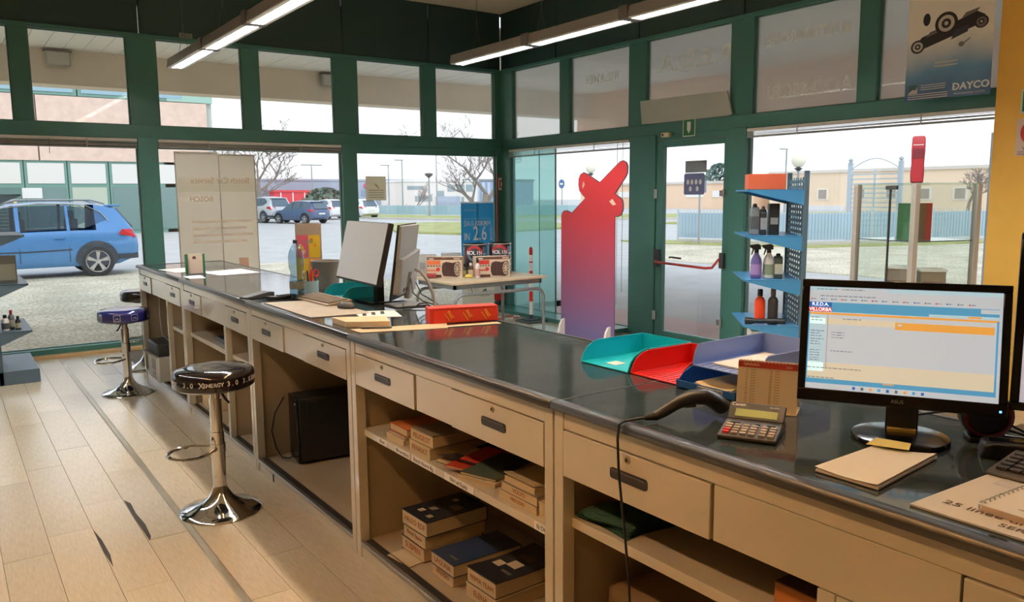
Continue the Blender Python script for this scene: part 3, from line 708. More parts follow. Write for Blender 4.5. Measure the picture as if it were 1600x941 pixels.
bare_tree((36.5, 66.5, G), 4.4, 'young bare tree in front of the white office block', 9, .7, r0=.10, levels=4)
LEAFG = M('hedge_leaves', (120, 134, 122), .9, var=.2)
def shrub(loc, r, h, label, seed, mat):
    rnd = random.Random(seed); o = thing('round_shrub', label, 'shrub', loc); m = MB()
    for i in range(900):
        a = rnd.uniform(0, 2*pi); t = rnd.uniform(0, 1); rr = r*math.sqrt(max(0, 1-(t*1.02-.35)**2/.45))*rnd.uniform(.75, 1.03) if t < .99 else .1
        p = Vector((rr*cos(a), rr*sin(a), .1+h*t)); d = Vector((rnd.uniform(-1, 1), rnd.uniform(-1, 1), rnd.uniform(-.6, 1))).normalized(); u = d.orthogonal().normalized(); v = d.cross(u); q = r*.14
        m.add([p+u*q, p+v*q*.6, p-u*q, p-v*q*.6], [(0, 1, 2, 3)])
    tag(m.ob('foliage', mat, o), kind='stuff')
    MB().cyl((0, 0, -.1), (0, 0, h*.6), r*.12, 8).ob('stem', BARK, o)
shrub((28.0, 67.5, G), 2.0, 2.3, 'rounded grey green shrub behind the white hatchback', 3, LEAFG)
shrub((17.4, 69, G), 1.7, 2.2, 'rounded dark shrub behind the silver off-roader', 4, LEAFG)
shrub((88, 73.6, G), 2.6, 5.6, 'dark evergreen tree seen over the roofs through the door', 6, M('evergreen_leaves', (104, 128, 120), .9, var=.2))

# ---- distant buildings, winter haze mixed into their pale colours
def bld(name, label, x0, y0, x1, y1, h, mat, roofmat=None, rz=0.0):
    o = thing(name, label, 'building', ((x0+x1)/2, (y0+y1)/2, G), rz)
    a, b_ = (x1-x0)/2, (y1-y0)/2
    MB().box(-a, -b_, 0, a, b_, h).ob('body', mat, o)
    MB().box(-a-.15, -b_-.15, h, a+.15, b_+.15, h+.28).ob('roof', roofmat or MGREY, o)
    return o, a, b_
PALEBG = M('far_grey_blue_cladding', (168, 178, 194), .7)
o, a, b_ = bld('industrial_hall', 'long grey blue hall with a round pink logo across the road', 34, 112, 63, 132, 4.0, PALEBG, M('far_roof_grey', (178, 184, 196), .8))
f_ = lambda x, y, c: Vector((x, -b_-c, y))
for k in range(16): MB().obox(f_, -a+1.2+1.7*k, 1.7, -.1, -a+2.4+1.7*k, 2.6, .05).ob('window', M('far_window', (140, 158, 178), .3), o)
lg = [(5.2+1.1*cos(t*pi/10), 3.25+.55*sin(t*pi/10)) for t in range(20)]
MB().prism(lg, f_, .05, .2).ob('logo_panel', M('logo_pink', (226, 70, 120), .5), o)
MB().prism([(4.7+.32*cos(t*pi/8), 3.25+.32*sin(t*pi/8)) for t in range(16)], f_, .2, .26).ob('logo_disc', WINK, o)
txt('LG', o, f_(5.75, 3.25, .27), (1, 0, 0), (0, 0, 1), .75, WINK)
o, a, b_ = bld('office_block', 'white two storey office block with bands of windows across the road', 53.5, 101, 66, 108, 3.7, M('far_white_render', (232, 226, 218), .8), M('far_roof_white', (236, 236, 234), .8))
f_ = lambda x, y, c: Vector((x, -b_-c, y))
for x0, z0, x1, z1 in ((-5.6, 2.6, -2.9, 3.1), (-4.4, .9, -1.6, 1.7), (1.0, 2.3, 2.3, 3.3), (2.6, 2.3, 3.9, 3.3), (4.2, 2.3, 5.4, 3.3), (3.4, .3, 3.8, 1.5), (5.0, .3, 5.4, 1.5), (-.8, 1.6, .4, 2.4)):
    MB().obox(f_, x0, z0, -.1, x1, z1, .06).ob('window', M('far_window_grey', (150, 166, 170), .3), o)
MB().obox(f_, -1.0, .3, -.1, 3.0, 1.6, .3).ob('bay', PALEBG, o)
o, a, b_ = bld('blue_hall', 'plain blue grey hall beyond the bare corner tree', 66.5, 103, 78, 116, 3.9, M('far_blue_cladding', (152, 168, 196), .7))
for k in range(3): MB().box(-a+.6+1.0*k, -b_-.08, 0, -a+1.1+1.0*k, -b_+.05, 3.7).ob('stripe_panel', M('far_stripe', (196, 206, 220), .7), o)
o, a, b_ = bld('container', 'row of red containers behind the parked cars', 37.5, 108, 45, 110, 2.35, M('container_red', (226, 78, 84), .6), M('container_red', (226, 78, 84), .6))
for k in range(4): MB().box(-a+1.7*k+.8, -b_-.08, .1, -a+1.7*k+.95, -b_+.02, 2.3).ob('door_bar', WHITE, o)
o, a, b_ = bld('low_shed', 'white low shed with red sign beside the red containers', 26, 105, 33.4, 112, 3.1, M('far_white_render', (232, 226, 218), .8), M('far_roof_white', (236, 236, 234), .8))
MB().box(-a+4, -b_-.1, 2.3, -a+8, -b_+.02, 2.8).ob('sign', M('logo_red', (224, 70, 84), .5), o)
BEIGE = M('far_beige_render', (236, 212, 184), .85)
o, a, b_ = bld('beige_house', 'beige low building with two shuttered windows beyond the blue fence', 70, 30, 80, 52, 3.6, BEIGE, M('far_roof_pale', (214, 206, 196), .8))
g_ = lambda y, z, c: Vector((-a-c, y, z))
for yy in (7.0, 4.9, 1.0, -2.0, -5, -8): 
    f2 = MB().obox(g_, yy-.62, 1.0, -.1, yy+.62, 2.1, .06).ob('window_frame', M('far_window_frame', (238, 228, 214), .8), o)
    MB().obox(g_, yy-.42, 1.12, .02, yy+.42, 1.98, .1).ob('shutter', M('far_shutter', (170, 156, 146), .7), f2)
MB().obox(g_, 2.5, 0, -.1, 9.5, .45, .25).ob('plinth', M('far_plinth', (220, 222, 222), .8), o)
o, a, b_ = bld('beige_workshop', 'beige workshop with white doors seen through the glass door', 70, 54, 82, 82, 2.8, M('far_peach_render', (238, 206, 176), .85), M('far_roof_pale', (214, 206, 196), .8))
g_ = lambda y, z, c: Vector((-a-c, y, z))
for y0, y1, z0, z1 in ((-7.2, -4.6, 1.3, 2.0), (-1.5, .5, 0, 1.7), (2.5, 3.4, 0, 1.8), (4.5, 6.5, 1.3, 2.0), (8.2, 9.0, 0, 1.8), (-10.5, -8.5, 1.3, 2.0)):
    MB().obox(g_, y0, z0, -.1, y1, z1, .08).ob('panel_door' if z0 == 0 else 'window', M('far_white_panel', (240, 238, 234), .7) if z0 else M('far_door_grey', (150, 152, 160), .6), o)

# ---- fences
FENB = M('fence_blue_sheet', (166, 196, 216), .6); FENP = M('fence_picket', (196, 206, 212), .6)
def fence(name, label, pts, h, z0, sheet, step=.12, post_step=2.0):
    o = thing(name, label, 'fence', (pts[0][0], pts[0][1], G)); org = (pts[0][0], pts[0][1], G)
    pk = MB(org)
    for (xa, ya), (xb, yb) in zip(pts[:-1], pts[1:]):
        d = Vector((xb-xa, yb-ya, 0)); Ls = d.length; d.normalize(); q = lambda s_, z, c: Vector((xa, ya, G))+d*s_+Vector((-d.y, d.x, 0))*c+Vector((0, 0, z))
        m = max(1, round(Ls/post_step))
        for i in range(m+1):
            s_ = Ls*i/m; MB(org).obox(q, s_-.03, 0, -.03, s_+.03, h+.06, .03).ob('post', FENP, o)
            if i < m and sheet: MB(org).obox(q, s_+.05, z0+.06, .0, s_+Ls/m-.05, h-.12, .012).ob('panel', FENB, o)
        MB(org).obox(q, 0, h-.14, .012, Ls, h-.10, .04).ob('rail', FENP, o); MB(org).obox(q, 0, z0+.08, .012, Ls, z0+.12, .04).ob('rail', FENP, o)
        MB(org).obox(q, 0, -.05, -.08, Ls, z0, .08).ob('base_wall', KERB, o)
        s_ = 0
        while s_ < Ls:
            pk.obox(q, s_, z0+.03, -.045, s_+.022, h, -.035); s_ += step
    tag(pk.ob('picket', FENP, o), kind='stuff')
fence('picket_fence', 'low blue grey picket fence with sheet panels across the forecourt', [(21.15, 19.5), (21.9, 17.1), (22.6, 15.4), (24.9, 14.5), (29.3, 12.8), (36, 10.2)], 1.16, .14, True)
fence('panel_fence', 'long pale panel fence along the road opposite the corner window', [(30.6, 68), (34.2, 56.8), (42, 46)], 1.0, .08, True, .5, 2.4)
# tall barred frame with arch behind the fence
fr_ = thing('barred_frame', 'tall pale steel frame with bars and an arched top behind the fence', 'frame', (26.8, 15.57, G))
FRM = M('frame_pale_steel', (176, 188, 196), .5)
for yy in (-.93, .93):
    MB().box(-.06, yy-.07, 0, .06, yy+.07, 2.78).ob('post', FRM, fr_); MB().lathe([(.02, 2.78), (.08, 2.83), (.08, 2.88), (.02, 2.93)], (0, yy, 0), 10).ob('finial', FRM, fr_, smooth=True)
for k in range(9): MB().box(-.02, -.9, 1.0+.165*k, .02, .9, 1.045+.165*k).ob('bar', FRM, fr_)
MB().box(-.03, -.02, 1.0, .03, .02, 2.5).ob('upright', FRM, fr_)
MB().tube([(0, -.86+1.72*i/12, 2.55+.34*sin(pi*i/12)) for i in range(13)], .018, 6).ob('arch', FRM, fr_, smooth=True)
# ---- lamps and signs
POLE = M('lamp_pole_grey', (150, 156, 158), .5)
def globe_lamp(loc, h, label):
    o = thing('globe_street_lamp', label, 'lamp', loc)
    MB().cyl((0, 0, -.1), (0, 0, h-.2), .045, 10, .035).ob('pole', POLE, o, smooth=True)
    MB().lathe([(.06, h-.2), (.16, h-.1), (.05, h-.08)], n=14).ob('collar', DGREY, o, smooth=True)
    MB().lathe([(.03, h-.09), (.16, h-.04), (.24, h+.08), (.26, h+.2), (.22, h+.33), (.12, h+.42), (.02, h+.44)], n=18).ob('globe', M('globe_opal', (240, 236, 214), .3), o, smooth=True)
globe_lamp((26, 18.1, G), 2.72, 'globe lamp above the blue shelf goods, nearest the pickets')
globe_lamp((26, 29.7, G), 2.82, 'globe lamp seen over the red cutout')
def road_lamp(loc, h, label, arms=2):
    o = thing('road_lamp', label, 'lamp', loc)
    MB().cyl((0, 0, -.1), (0, 0, h), .09, 8, .06).ob('pole', POLE, o, smooth=True)
    if arms == 2: MB().box(-1.1, -.1, h, 1.1, .1, h+.1).ob('lamp_head', POLE, o)
    elif arms == 1: MB().box(-.9, -.1, h, .1, .1, h+.1).ob('lamp_head', POLE, o)
    else: MB().lathe([(.05, h), (.34, h+.25), (.30, h+.36), (.05, h+.4)], n=12).ob('lamp_head', DGREY, o, smooth=True)
road_lamp((31.8, 80, G), 4.9, 'twin armed road lamp above the hatchbacks')
road_lamp((40.6, 80, G), 5.0, 'slim road lamp left of the taller one by the logo hall', 1)
road_lamp((42.3, 80, G), 5.6, 'taller road lamp beside the office block', 1)
road_lamp((46.7, 80, G), 6.4, 'thin tall mast among the tree branches', 0)
road_lamp((31.7, 55.5, G), 3.1, 'short dark lamp post with a flared head before the panel fence', 3)
road_lamp((60, 43, G), 5.4, 'slim road lamp beside the globe lamp', 1)
bs = thing('road_sign', 'small round blue road sign on a pole, past the tinted pane', 'sign', (40, 49.1, G))
MB().cyl((0, 0, -.1), (0, 0, 2.9), .04, 8).ob('pole', POLE, bs)
MB().cyl((-.02, 0, 2.55), (-.05, 0, 2.55), .36, 20).ob('disc', M('road_sign_blue', (70, 110, 180), .5), bs)
MB().box(-.06, -.2, 2.48, -.05, .2, 2.62).ob('arrow', WINK, bs)
hp = thing('sign_post', 'thin pale signpost standing in the pickets, seen through the door', 'post', (20.7, 18.15, G))
MB().cyl((0, 0, -.1), (0, 0, 2.1), .03, 8).ob('pole', POLE, hp)
MB().box(-.02, -.28, 1.75, 0, .28, 2.15).ob('plate', M('signplate_back', (130, 134, 150), .5), hp)
fp = thing('flag_pole', 'slim pale pole between the bare tree and the yellow wall', 'pole', (14, 6.15, G))
MB().cyl((0, 0, -.1), (0, 0, 2.66), .025, 8).ob('pole', POLE, fp)
# ================================================================== THE COUNTER
FX = 1.41; ZT = 1.005
def ringprint(m, fr, r0, r1, c, n=16):
    m.add([fr(r*cos(2*pi*k/n), r*sin(2*pi*k/n), c) for r in (r1, r0) for k in range(n)], [(k, (k+1) % n, n+(k+1) % n, n+k) for k in range(n)])
def cabinet(y0, y1, label, drawers=(), panels=(), stiles=(), shelves=(), blanks=(), nofloor=()):
    o = thing('cabinet', label, 'cabinet', (FX, y0, 0), 0, 'counter cabinets'); org = (FX, y0, 0)
    b = lambda: MB(org)
    for ya, yb in ((y0+.001, y0+.041), (y1-.041, y1-.001)):
        b().box(FX, ya, .0, FX+.045, yb, .984).ob('stile', CAB, o, bevel=.002)
    for ya, yb in ((y0+.002, y0+.024), (y1-.024, y1-.002)):
        b().box(FX+.045, ya, .0, 2.08, yb, .984).ob('side_panel', CAB_IN, o)
    b().box(2.06, y0+.024, .0, 2.08, y1-.024, .984).ob('back_panel', CAB_IN, o)
    b().box(FX+.004, y0+.041, .931, FX+.024, y1-.041, .984).ob('top_rail', CAB, o, bevel=.001)
    b().box(FX+.03, y0+.024, .782, 2.06, y1-.024, .79).ob('drawer_floor', CAB_IN, o)
    b().box(FX+.006, y0+.041, .0, FX+.03, y1-.041, .062).ob('plinth', CAB, o)
    b().box(FX+.03, y0+.024, .045, 2.06, y1-.024, .068).ob('bottom_board', CAB_IN, o)
    b().box(FX-.001, y0+.041, .056, FX+.020, y1-.041, .074).ob('track_lip', ALU, o, bevel=.002)
    b().box(FX+.026, y0+.041, .068, FX+.050, y1-.041, .0695).box(FX+.050, y0+.041, .068, FX+.054, y1-.041, .073).ob('track', M('track_dark', (46, 40, 34), .6), o)
    for ys_ in nofloor: b().box(FX+.003, ys_-.008, .004, FX+.008, ys_+.008, .046).ob('plinth_slot', M('slot_dark', (40, 34, 30), .8), o)
    for ya, yb, zb, zt in stiles:
        b().box(FX+.002, ya, zb, FX+.04, yb, zt).ob('stile', CAB, o, bevel=.002)
        b().box(FX+.04, (ya+yb)/2-.01, zb, 2.06, (ya+yb)/2+.01, zt).ob('divider', CAB_IN, o)
    for ya, yb, z in shelves:
        b().box(FX+.035, ya, z-.03, 2.06, yb, z).ob('shelf', CAB, o, bevel=.002)
    for ya, yb in panels:
        b().box(FX+.005, ya+.001, .792, FX+.022, yb-.001, .929).ob('blank_panel', CAB, o, bevel=.0015)
    for ya, yb, zb, zt in blanks:
        b().box(FX+.004, ya, zb, FX+.022, yb, zt).ob('door_panel', CAB, o, bevel=.0015)
    for ya, yb in drawers:
        d = b().box(FX-.002, ya+.003, .792, FX+.018, yb-.003, .928).ob('drawer', CAB, o, bevel=.002)
        yc = (ya+yb)/2; hw = .069; f_ = fr3((FX-.002, yc, .862), (0, -1, 0), (0, 0, 1), (-1, 0, 0)); g = lambda a, b_, c: f_(a, b_, c)
        m = b(); pts = [(-hw+.008+.008*cos(t), -.014+.008+.008*sin(t)-.0) for t in (pi, 1.25*pi, 1.5*pi)]+[(hw-.008+.008*cos(t), -.006+.008*sin(t)) for t in (1.5*pi, 1.75*pi, 2*pi)]+[(hw-.008+.008*cos(t), .008+.008*sin(t)) for t in (0, .25*pi, .5*pi)]+[(-hw+.008+.008*cos(t), .008+.008*sin(t)) for t in (.5*pi, .75*pi, pi)]
        m.prism(pts, g, 0, .003); m.ob('handle', M('handle_dark', (46, 40, 42), .35), d)
        m = b(); m.obox(g, -hw+.006, .008, .003, hw-.006, .013, .006); m.ob('handle_lip', M('handle_lip', (96, 88, 84), .3, .5), d)
        m = b(); fl_ = fr3((FX-.002, yc+.005, .912), (0, -1, 0), (0, 0, 1), (-1, 0, 0)); m.lathe([(.0105, 0), (.0105, .003), (.009, .004)], n=14, fr=fl_); m.ob('lock', BRASS, d)
        m = b(); m.lathe([(.006, .004), (.006, .0046)], n=12, fr=fl_); m.ob('key_slot', DGREY, d)
    return o
cabinet(6.155, 7.70, 'counter cabinet at the far end with open knee space and a printer in it', [(7.215, 7.66), (6.215, 6.665)], [(6.70, 7.215)], [(6.665, 6.70, .06, .93)], [(6.18, 6.67, .59)])
cabinet(4.595, 6.15, 'counter cabinet with two open cells and a cream box at its foot', [(5.64, 6.108), (4.636, 5.085)], [(5.125, 5.64)], [(5.085, 5.125, .06, .93)], [(5.13, 6.12, .612), (4.62, 5.08, .612)])
cabinet(3.192, 4.590, 'counter cabinet with one wide open bay holding the black computer tower', [(4.03, 4.548), (3.234, 3.748)], [(3.75, 4.03)], nofloor=[4.31])
cabinet(1.772, 3.187, 'counter cabinet with catalogues on its labelled shelf and floor', [(2.612, 3.141), (1.813, 2.345)], [(2.347, 2.610)], (), [(1.80, 3.16, .585)])
cabinet(.04, 1.767, 'counter cabinet nearest the big monitor with a folded green cloth on its shelf', [(1.18, 1.726), (.085, .618)], [(.622, 1.178)], [(.86, .90, .06, .79)], [(.905, 1.74, .655)], [(.08, .858, .07, .79)], [1.2])
# worktop
wt = thing('worktop', 'long glossy black counter top with rounded metal nosing', 'worktop', (FX, -1.5, ZT)); org = (FX, -1.5, ZT)
MB(org).box(FX+.020, -1.5, .986, 2.128, 7.705, ZT).ob('top_board', BLACKTOP, wt)
prof = [(-.02, -.020), (-.021, -.006), (-.016, .0035), (-.006, .0055), (.018, .0045), (.022, .0), (.022, -.020)]
ed = [-1.5, .035, 1.763, 3.178, 4.592, 6.152, 7.705]
for a, b_ in zip(ed[:-1], ed[1:]):
    MB(org).prism(prof, lambda p, q, c: Vector((FX+p, c, ZT+q)), a+.002, b_-.002).ob('nosing', NOSE, wt, bevel=.001)
MB(org).prism([(2.126, -.020), (2.126, .002), (2.142, .002), (2.146, -.006), (2.146, -.020)], lambda p, q, c: Vector((p, c, ZT+q)), -1.5, 7.705).ob('back_edging', NOSE, wt)
MB(org).box(FX+.0, 7.703, .985, 2.14, 7.718, ZT+.003).ob('end_edging', NOSE, wt)
for y in (1.763, 3.178, 4.592, 6.152):
    MB(org).box(FX+.022, y-.003, ZT-.001, 2.126, y+.003, ZT+.0008).ob('joint_strip', NOSE, wt)
MB(org).box(2.082, -1.4, 0.0, 2.10, 7.69, .985).ob('customer_panel', CAB, wt)

# catalogues in the open cabinet
COV = {'dark': M('cover_dark', (40, 42, 46), .35), 'orange': M('cover_orange', (196, 110, 56), .5), 'blue': M('cover_navy', (44, 58, 84), .35), 'grey': M('cover_grey', (130, 120, 106), .5), 'red': M('cover_red', (186, 60, 44), .45), 'green': M('cover_green', (70, 84, 72), .45), 'cream': M('cover_cream', (206, 186, 150), .6), 'brown': M('cover_brown', (92, 64, 50), .5)}
HAND = M('felt_pen_red', (150, 66, 40), .8); HANDB = M('felt_pen_black', (48, 38, 30), .8)
def book(y0, y1, x0, depth, z, h, cover, label, word=None, skew=0.0, pen=None, group=None, soft=0.0, art=None):
    """lies flat, page edges towards the staff side"""
    yc = (y0+y1)/2; wdt = y1-y0
    o = thing('catalogue', label, 'book', (x0, yc, z), skew, group)
    t = min(.003, h*.12)
    MB().box(0.002, -wdt/2+.002, t, depth-.004, wdt/2-.002, h-t).ob('page_block', PAPER2, o)
    c = MB().box(0, -wdt/2, 0, depth, wdt/2, t).box(depth-.003, -wdt/2, 0, depth, wdt/2, h)
    if soft:
        for k in range(5):
            a, b_ = depth*k/5, depth*(k+1)/5; za = h+soft*((k/5-.5)**2*4-.2)*.2; zb = h+soft*(((k+1)/5-.5)**2*4-.2)*.2
            c.add([(a, -wdt/2, za-t), (a, wdt/2, za-t), (b_, wdt/2, zb-t), (b_, -wdt/2, zb-t), (a, -wdt/2, za), (a, wdt/2, za), (b_, wdt/2, zb), (b_, -wdt/2, zb)], [(3, 2, 1, 0), (4, 5, 6, 7), (0, 1, 5, 4), (1, 2, 6, 5), (2, 3, 7, 6), (3, 0, 4, 7)])
    else: c.box(0, -wdt/2, h-t, depth, wdt/2, h)
    c.ob('cover', COV[cover], o)
    if word: txt(word, o, (0.0012, 0, h*.5), (0, -1, 0), (0, 0, 1), min(h*.62, wdt*1.5/len(word)), pen or HAND, ext=.0002)
    if art:
        for k, (mat, a0, b0, a1, b1) in enumerate(art): MB().box(depth*a0, -wdt/2+wdt*b0, h, depth*a1, -wdt/2+wdt*b1, h+.0006).ob('cover_print', mat, o)
    return o
zs = .586
book(2.82, 2.975, 1.465, .28, zs, .022, 'cream', 'thin cream catalogue under the orange one at the shelf end', group=None)
book(2.825, 2.97, 1.475, .28, zs+.022, .014, 'grey', 'thin grey catalogue between the cream one and the orange one')
book(2.815, 2.965, 1.48, .27, zs+.036, .030, 'orange', 'orange covered catalogue topping the small stack at the shelf end')
book(2.60, 2.765, 1.462, .27, zs, .046, 'cream', 'thick pale catalogue with a handwritten edge, lower of two on the shelf', 'RENAULT')
book(2.59, 2.76, 1.468, .26, zs+.046, .048, 'grey', 'thick grey topped catalogue with a handwritten edge, upper of two on the shelf', 'PEUGEOT', .03, soft=.03)
book(2.385, 2.575, 1.50, .30, zs, .013, 'dark', 'dark glossy magazine sagging at the middle of the shelf', skew=.25, soft=.12)
book(2.33, 2.47, 1.475, .26, zs+.016, .008, 'red', 'red booklet lying on the dark magazine', skew=.35)
book(2.20, 2.37, 1.470, .27, zs, .016, 'cream', 'flat pale booklet under the dark green one', skew=.3)
book(2.21, 2.37, 1.480, .26, zs+.017, .010, 'green', 'dark green booklet over the flat pale one', skew=.34)
book(1.93, 2.14, 1.468, .27, zs, .026, 'cream', 'pale catalogue with handwriting, lowest of the stack near the shelf label', 'MERCEDES')
book(1.93, 2.13, 1.470, .26, zs+.026, .034, 'grey', 'grey topped catalogue, middle of the stack near the shelf label', 'VOLVO')
book(1.95, 2.12, 1.476, .25, zs+.060, .022, 'cream', 'creased pale catalogue topping the stack near the shelf label', soft=.06)
book(1.815, 1.925, 1.472, .25, zs, .05, 'cream', 'narrow pale catalogue against the cabinet stile on the shelf')
zb = .0695
book(2.80, 2.995, 1.535, .30, zb, .062, 'brown', 'thick catalogue with red handwriting, lowest of the three stacked on the cabinet floor', 'SUSPEN')
book(2.795, 2.985, 1.54, .30, zb+.062, .056, 'cream', 'thick pale catalogue, middle of the three stacked on the cabinet floor', 'Bosch Spare')
book(2.775, 2.98, 1.535, .31, zb+.118, .066, 'dark', 'dark catalogue with round pictures on top, uppermost of the three stacked on the floor', 'VALEO EDF', .03, art=[(COV['cream'], .12, .2, .2, .34), (COV['grey'], .3, .5, .4, .66), (COV['cream'], .15, .6, .24, .74), (COV['grey'], .55, .2, .68, .45), (COV['cream'], .72, .6, .80, .74)])
book(2.545, 2.715, 1.525, .32, zb, .044, 'cream', 'pale thick catalogue, lower of the pair in the middle of the cabinet floor', 'BREMBO', -.02)
book(2.535, 2.71, 1.52, .33, zb+.044, .052, 'blue', 'navy topped catalogue, upper of the pair in the middle of the cabinet floor', 'LAGUNA', 0, art=[(COV['grey'], .1, .2, .14, .5)])
book(2.28, 2.475, 1.54, .33, zb, .052, 'cream', 'pale catalogue under the pictured one, near the cabinet floor front', 'ELENA', .02)
book(2.285, 2.47, 1.545, .33, zb+.052, .060, 'dark', 'dark catalogue with pale pictures on top, near the cabinet floor front', 'PRIMA TEAM', .03, soft=.04, art=[(COV['grey'], .12, .15, .3, .45), (COV['cream'], .4, .3, .55, .6), (COV['brown'], .62, .3, .85, .75), (COV['cream'], .3, .62, .42, .85)])
book(2.02, 2.20, 1.55, .30, zb, .05, 'grey', 'grey catalogue with a worn cover beside the cabinet floor stile', soft=.05)
book(1.84, 2.0, 1.54, .30, zb, .07, 'dark', 'dark catalogue tucked behind the stile on the cabinet floor')
ps = thing('loose_sheet', 'loose sheet of paper on the cabinet floor before the catalogue stacks', 'paper', (1.50, 2.885, zb+.001), .15)
MB().box(-.045, -.08, 0, .08, .08, .002).ob('sheet', PAPER2, ps)
for y, s, w_ in ((2.97, 'fiat', .09), (2.79, 'Brembo', .12), (2.62, 'Bosch Nuova Bg', .19), (2.36, 'Filtri ud Equip.', .2), (1.86, 'fa Ottob', .1)):
    o = thing('shelf_label', 'handwritten paper label "%s" on the catalogue shelf edge' % s, 'label', (FX+.0345, y, .571))
    f_ = fr3((0, 0, 0), (0, -1, 0), (0, 0, 1))
    MB().obox(f_, -w_/2, -.0135, 0, w_/2, .0135, .001).ob('strip', PAPER, o)
    txt(s, o, f_(0, 0, .0012), (0, -1, 0), (0, 0, 1), .0215, HANDB, sx=w_*.9/(.0115*len(s)) if len(s) < 20 else .8)
# other things inside the cabinets
pt = thing('computer_tower', 'black computer tower standing in the wide bay under the counter', 'computer', (1.575, 4.30, .0695), radians(-6))
MB().box(0, 0, .012, .46, .19, .39).ob('case', BLACK, pt, bevel=.008)
MB().box(-.012, .004, .012, .0, .186, .39).ob('front_bezel', BLACKG, pt, bevel=.004)
MB().box(.05, -.003, .05, .42, 0, .36).ob('side_panel', M('tower_side', (18, 18, 20), .35), pt)
MB().cyl((-.013, .03, .355), (-.0155, .03, .355), .006, 12).ob('power_button', LGREY, pt)
for x in (.05, .4): MB().box(x, .02, 0, x+.03, .17, .012).ob('foot', RUBBER, pt)
cc = thing('tower_cable', 'thin black cable looping beside the computer tower', 'cable', (1.545, 4.505, .074))
MB().tube([(.02, -.0, .36), (-.03, .03, .26), (-.045, .05, .15), (-.03, .03, .05), (-.02, -.04, .008), (.01, -.07, .006), (.03, -.09, .02), (.035, -.085, .1)], .004, 6).ob('sheath', BLACK, cc, smooth=True)
cb = thing('storage_box', 'cream cardboard box on the cabinet floor behind the front stool pole', 'box', (1.482, 5.78, .0695))
MB().box(0, 0, 0, .30, .26, .20).ob('carton', M('box_cream', (222, 196, 150), .7), cb, bevel=.003)
MB().box(.001, .0, .2, .30, .26, .203).ob('lid_flap', M('box_cream_lid', (210, 184, 140), .7), cb)
tr_ = thing('document_tray', 'flat dark tray on the shelf above the cream box', 'tray', (1.50, 5.35, .6125))
MB().box(0, 0, 0, .3, .3, .006).box(0, 0, .006, .006, .3, .03).box(0, 0, .006, .3, .006, .03).box(0, .294, .006, .3, .3, .03).ob('tray_body', DGREY, tr_)
sh = thing('paper_pile', 'untidy pile of white papers in the far pigeonhole', 'paper', (1.56, 6.32, .5905))
m = None
for k in range(6):
    q = MB().box(-.04, 0, .0, .22, .26, .007).ob('sheet', PAPER, sh) if m is None else m.copy()
    if m is None: m = q
    else: C.objects.link(q)
    q.location = (random.uniform(-.01, .02), random.uniform(-.01, .02), .0075*k); q.rotation_euler = (0, 0, random.uniform(-.2, .2))
pr_ = thing('printer', 'grey and white laser printer standing under the far end of the counter', 'printer', (1.375, 6.96, .0752))
MB().box(0, 0, 0, .36, .40, .215).ob('body', M('printer_white', (222, 220, 212), .5), pr_, bevel=.012)
MB().box(.0, .0, .216, .36, .40, .32).ob('scanner_unit', DGREY, pr_, bevel=.014)
MB().prism([(.40, .10), (.50, .14), (.50, .15), (.40, .115)], lambda a, b_, c: Vector((c, a, b_)), .05, .31).ob('paper_tray', LGREY, pr_)
MB().prism([(.0, .20), (-.05, .235), (-.05, .245), (0, .225)], lambda a, b_, c: Vector((a, c, b_)), .04, .36).ob('control_panel', M('printer_panel', (196, 196, 190), .4), pr_)
for z0, z1, y0, y1 in ((.09, .18, .10, .24), (.045, .07, .12, .2), (.015, .032, .10, .24)):
    MB().box(-.002, y0, z0, 0, y1, z1).ob('vent_label', M('printer_grey', (186, 184, 178), .6), pr_)
pc = thing('printer_cable', 'thin pale cable hanging over the printer', 'cable', (1.50, 7.05, .40))
MB().tube([(.02, .42, .36), (0, .34, .16), (-.02, .2, .03), (0, .05, .0), (.03, -.14, .06), (.05, -.26, .14)], .004, 6).ob('sheath', LGREY, pc, smooth=True)
gc = thing('folded_cloth', 'folded dark green cloth on the shelf of the nearest cabinet', 'cloth', (1.455, 1.50, .655))
m = MB()
nu, nv = 14, 12
for lay in range(3):
    base = len(m.v); vs = []
    for i in range(nu+1):
        for j in range(nv+1):
            a, b_ = i/nu, j/nv; e = min(a, 1-a, b_, 1-b_); z = .012*lay + .012*(1-math.exp(-e*14)) + .004*sin(7*a+lay)*sin(6*b_)
            vs.append((.005+a*(.20-.01*lay)+.01*sin(3*b_+lay), .01+b_*(.22-.012*lay)+.008*sin(5*a), max(.0005, z)))
    m.add(vs, [(i*(nv+1)+j, (i+1)*(nv+1)+j, (i+1)*(nv+1)+j+1, i*(nv+1)+j+1) for i in range(nu) for j in range(nv)])
m.ob('fabric', M('cloth_green', (44, 78, 66), .95, var=.1, bump=.3, bscale=120), gc, smooth=True)
ob_ = thing('orange_carton', 'flat orange brown carton on the shelf of the nearest cabinet, by the closed panel', 'box', (1.50, .915, .6555))
MB().box(0, 0, 0, .3, .15, .055).ob('carton', M('carton_orange', (196, 122, 58), .7), ob_, bevel=.003)
MB().box(.002, .002, .055, .298, .148, .058).ob('lid', M('carton_inside', (78, 56, 46), .8), ob_)
gb = thing('grey_carton', 'low grey carton on the floor of the nearest cabinet', 'box', (1.55, 1.35, .0695))
MB().box(0, 0, 0, .4, .33, .36).ob('carton', M('carton_grey', (128, 108, 86), .8), gb, bevel=.004)
MB().box(-.004, .02, .33, .404, .31, .365).ob('lid', M('carton_grey_lid', (140, 118, 94), .8), gb)

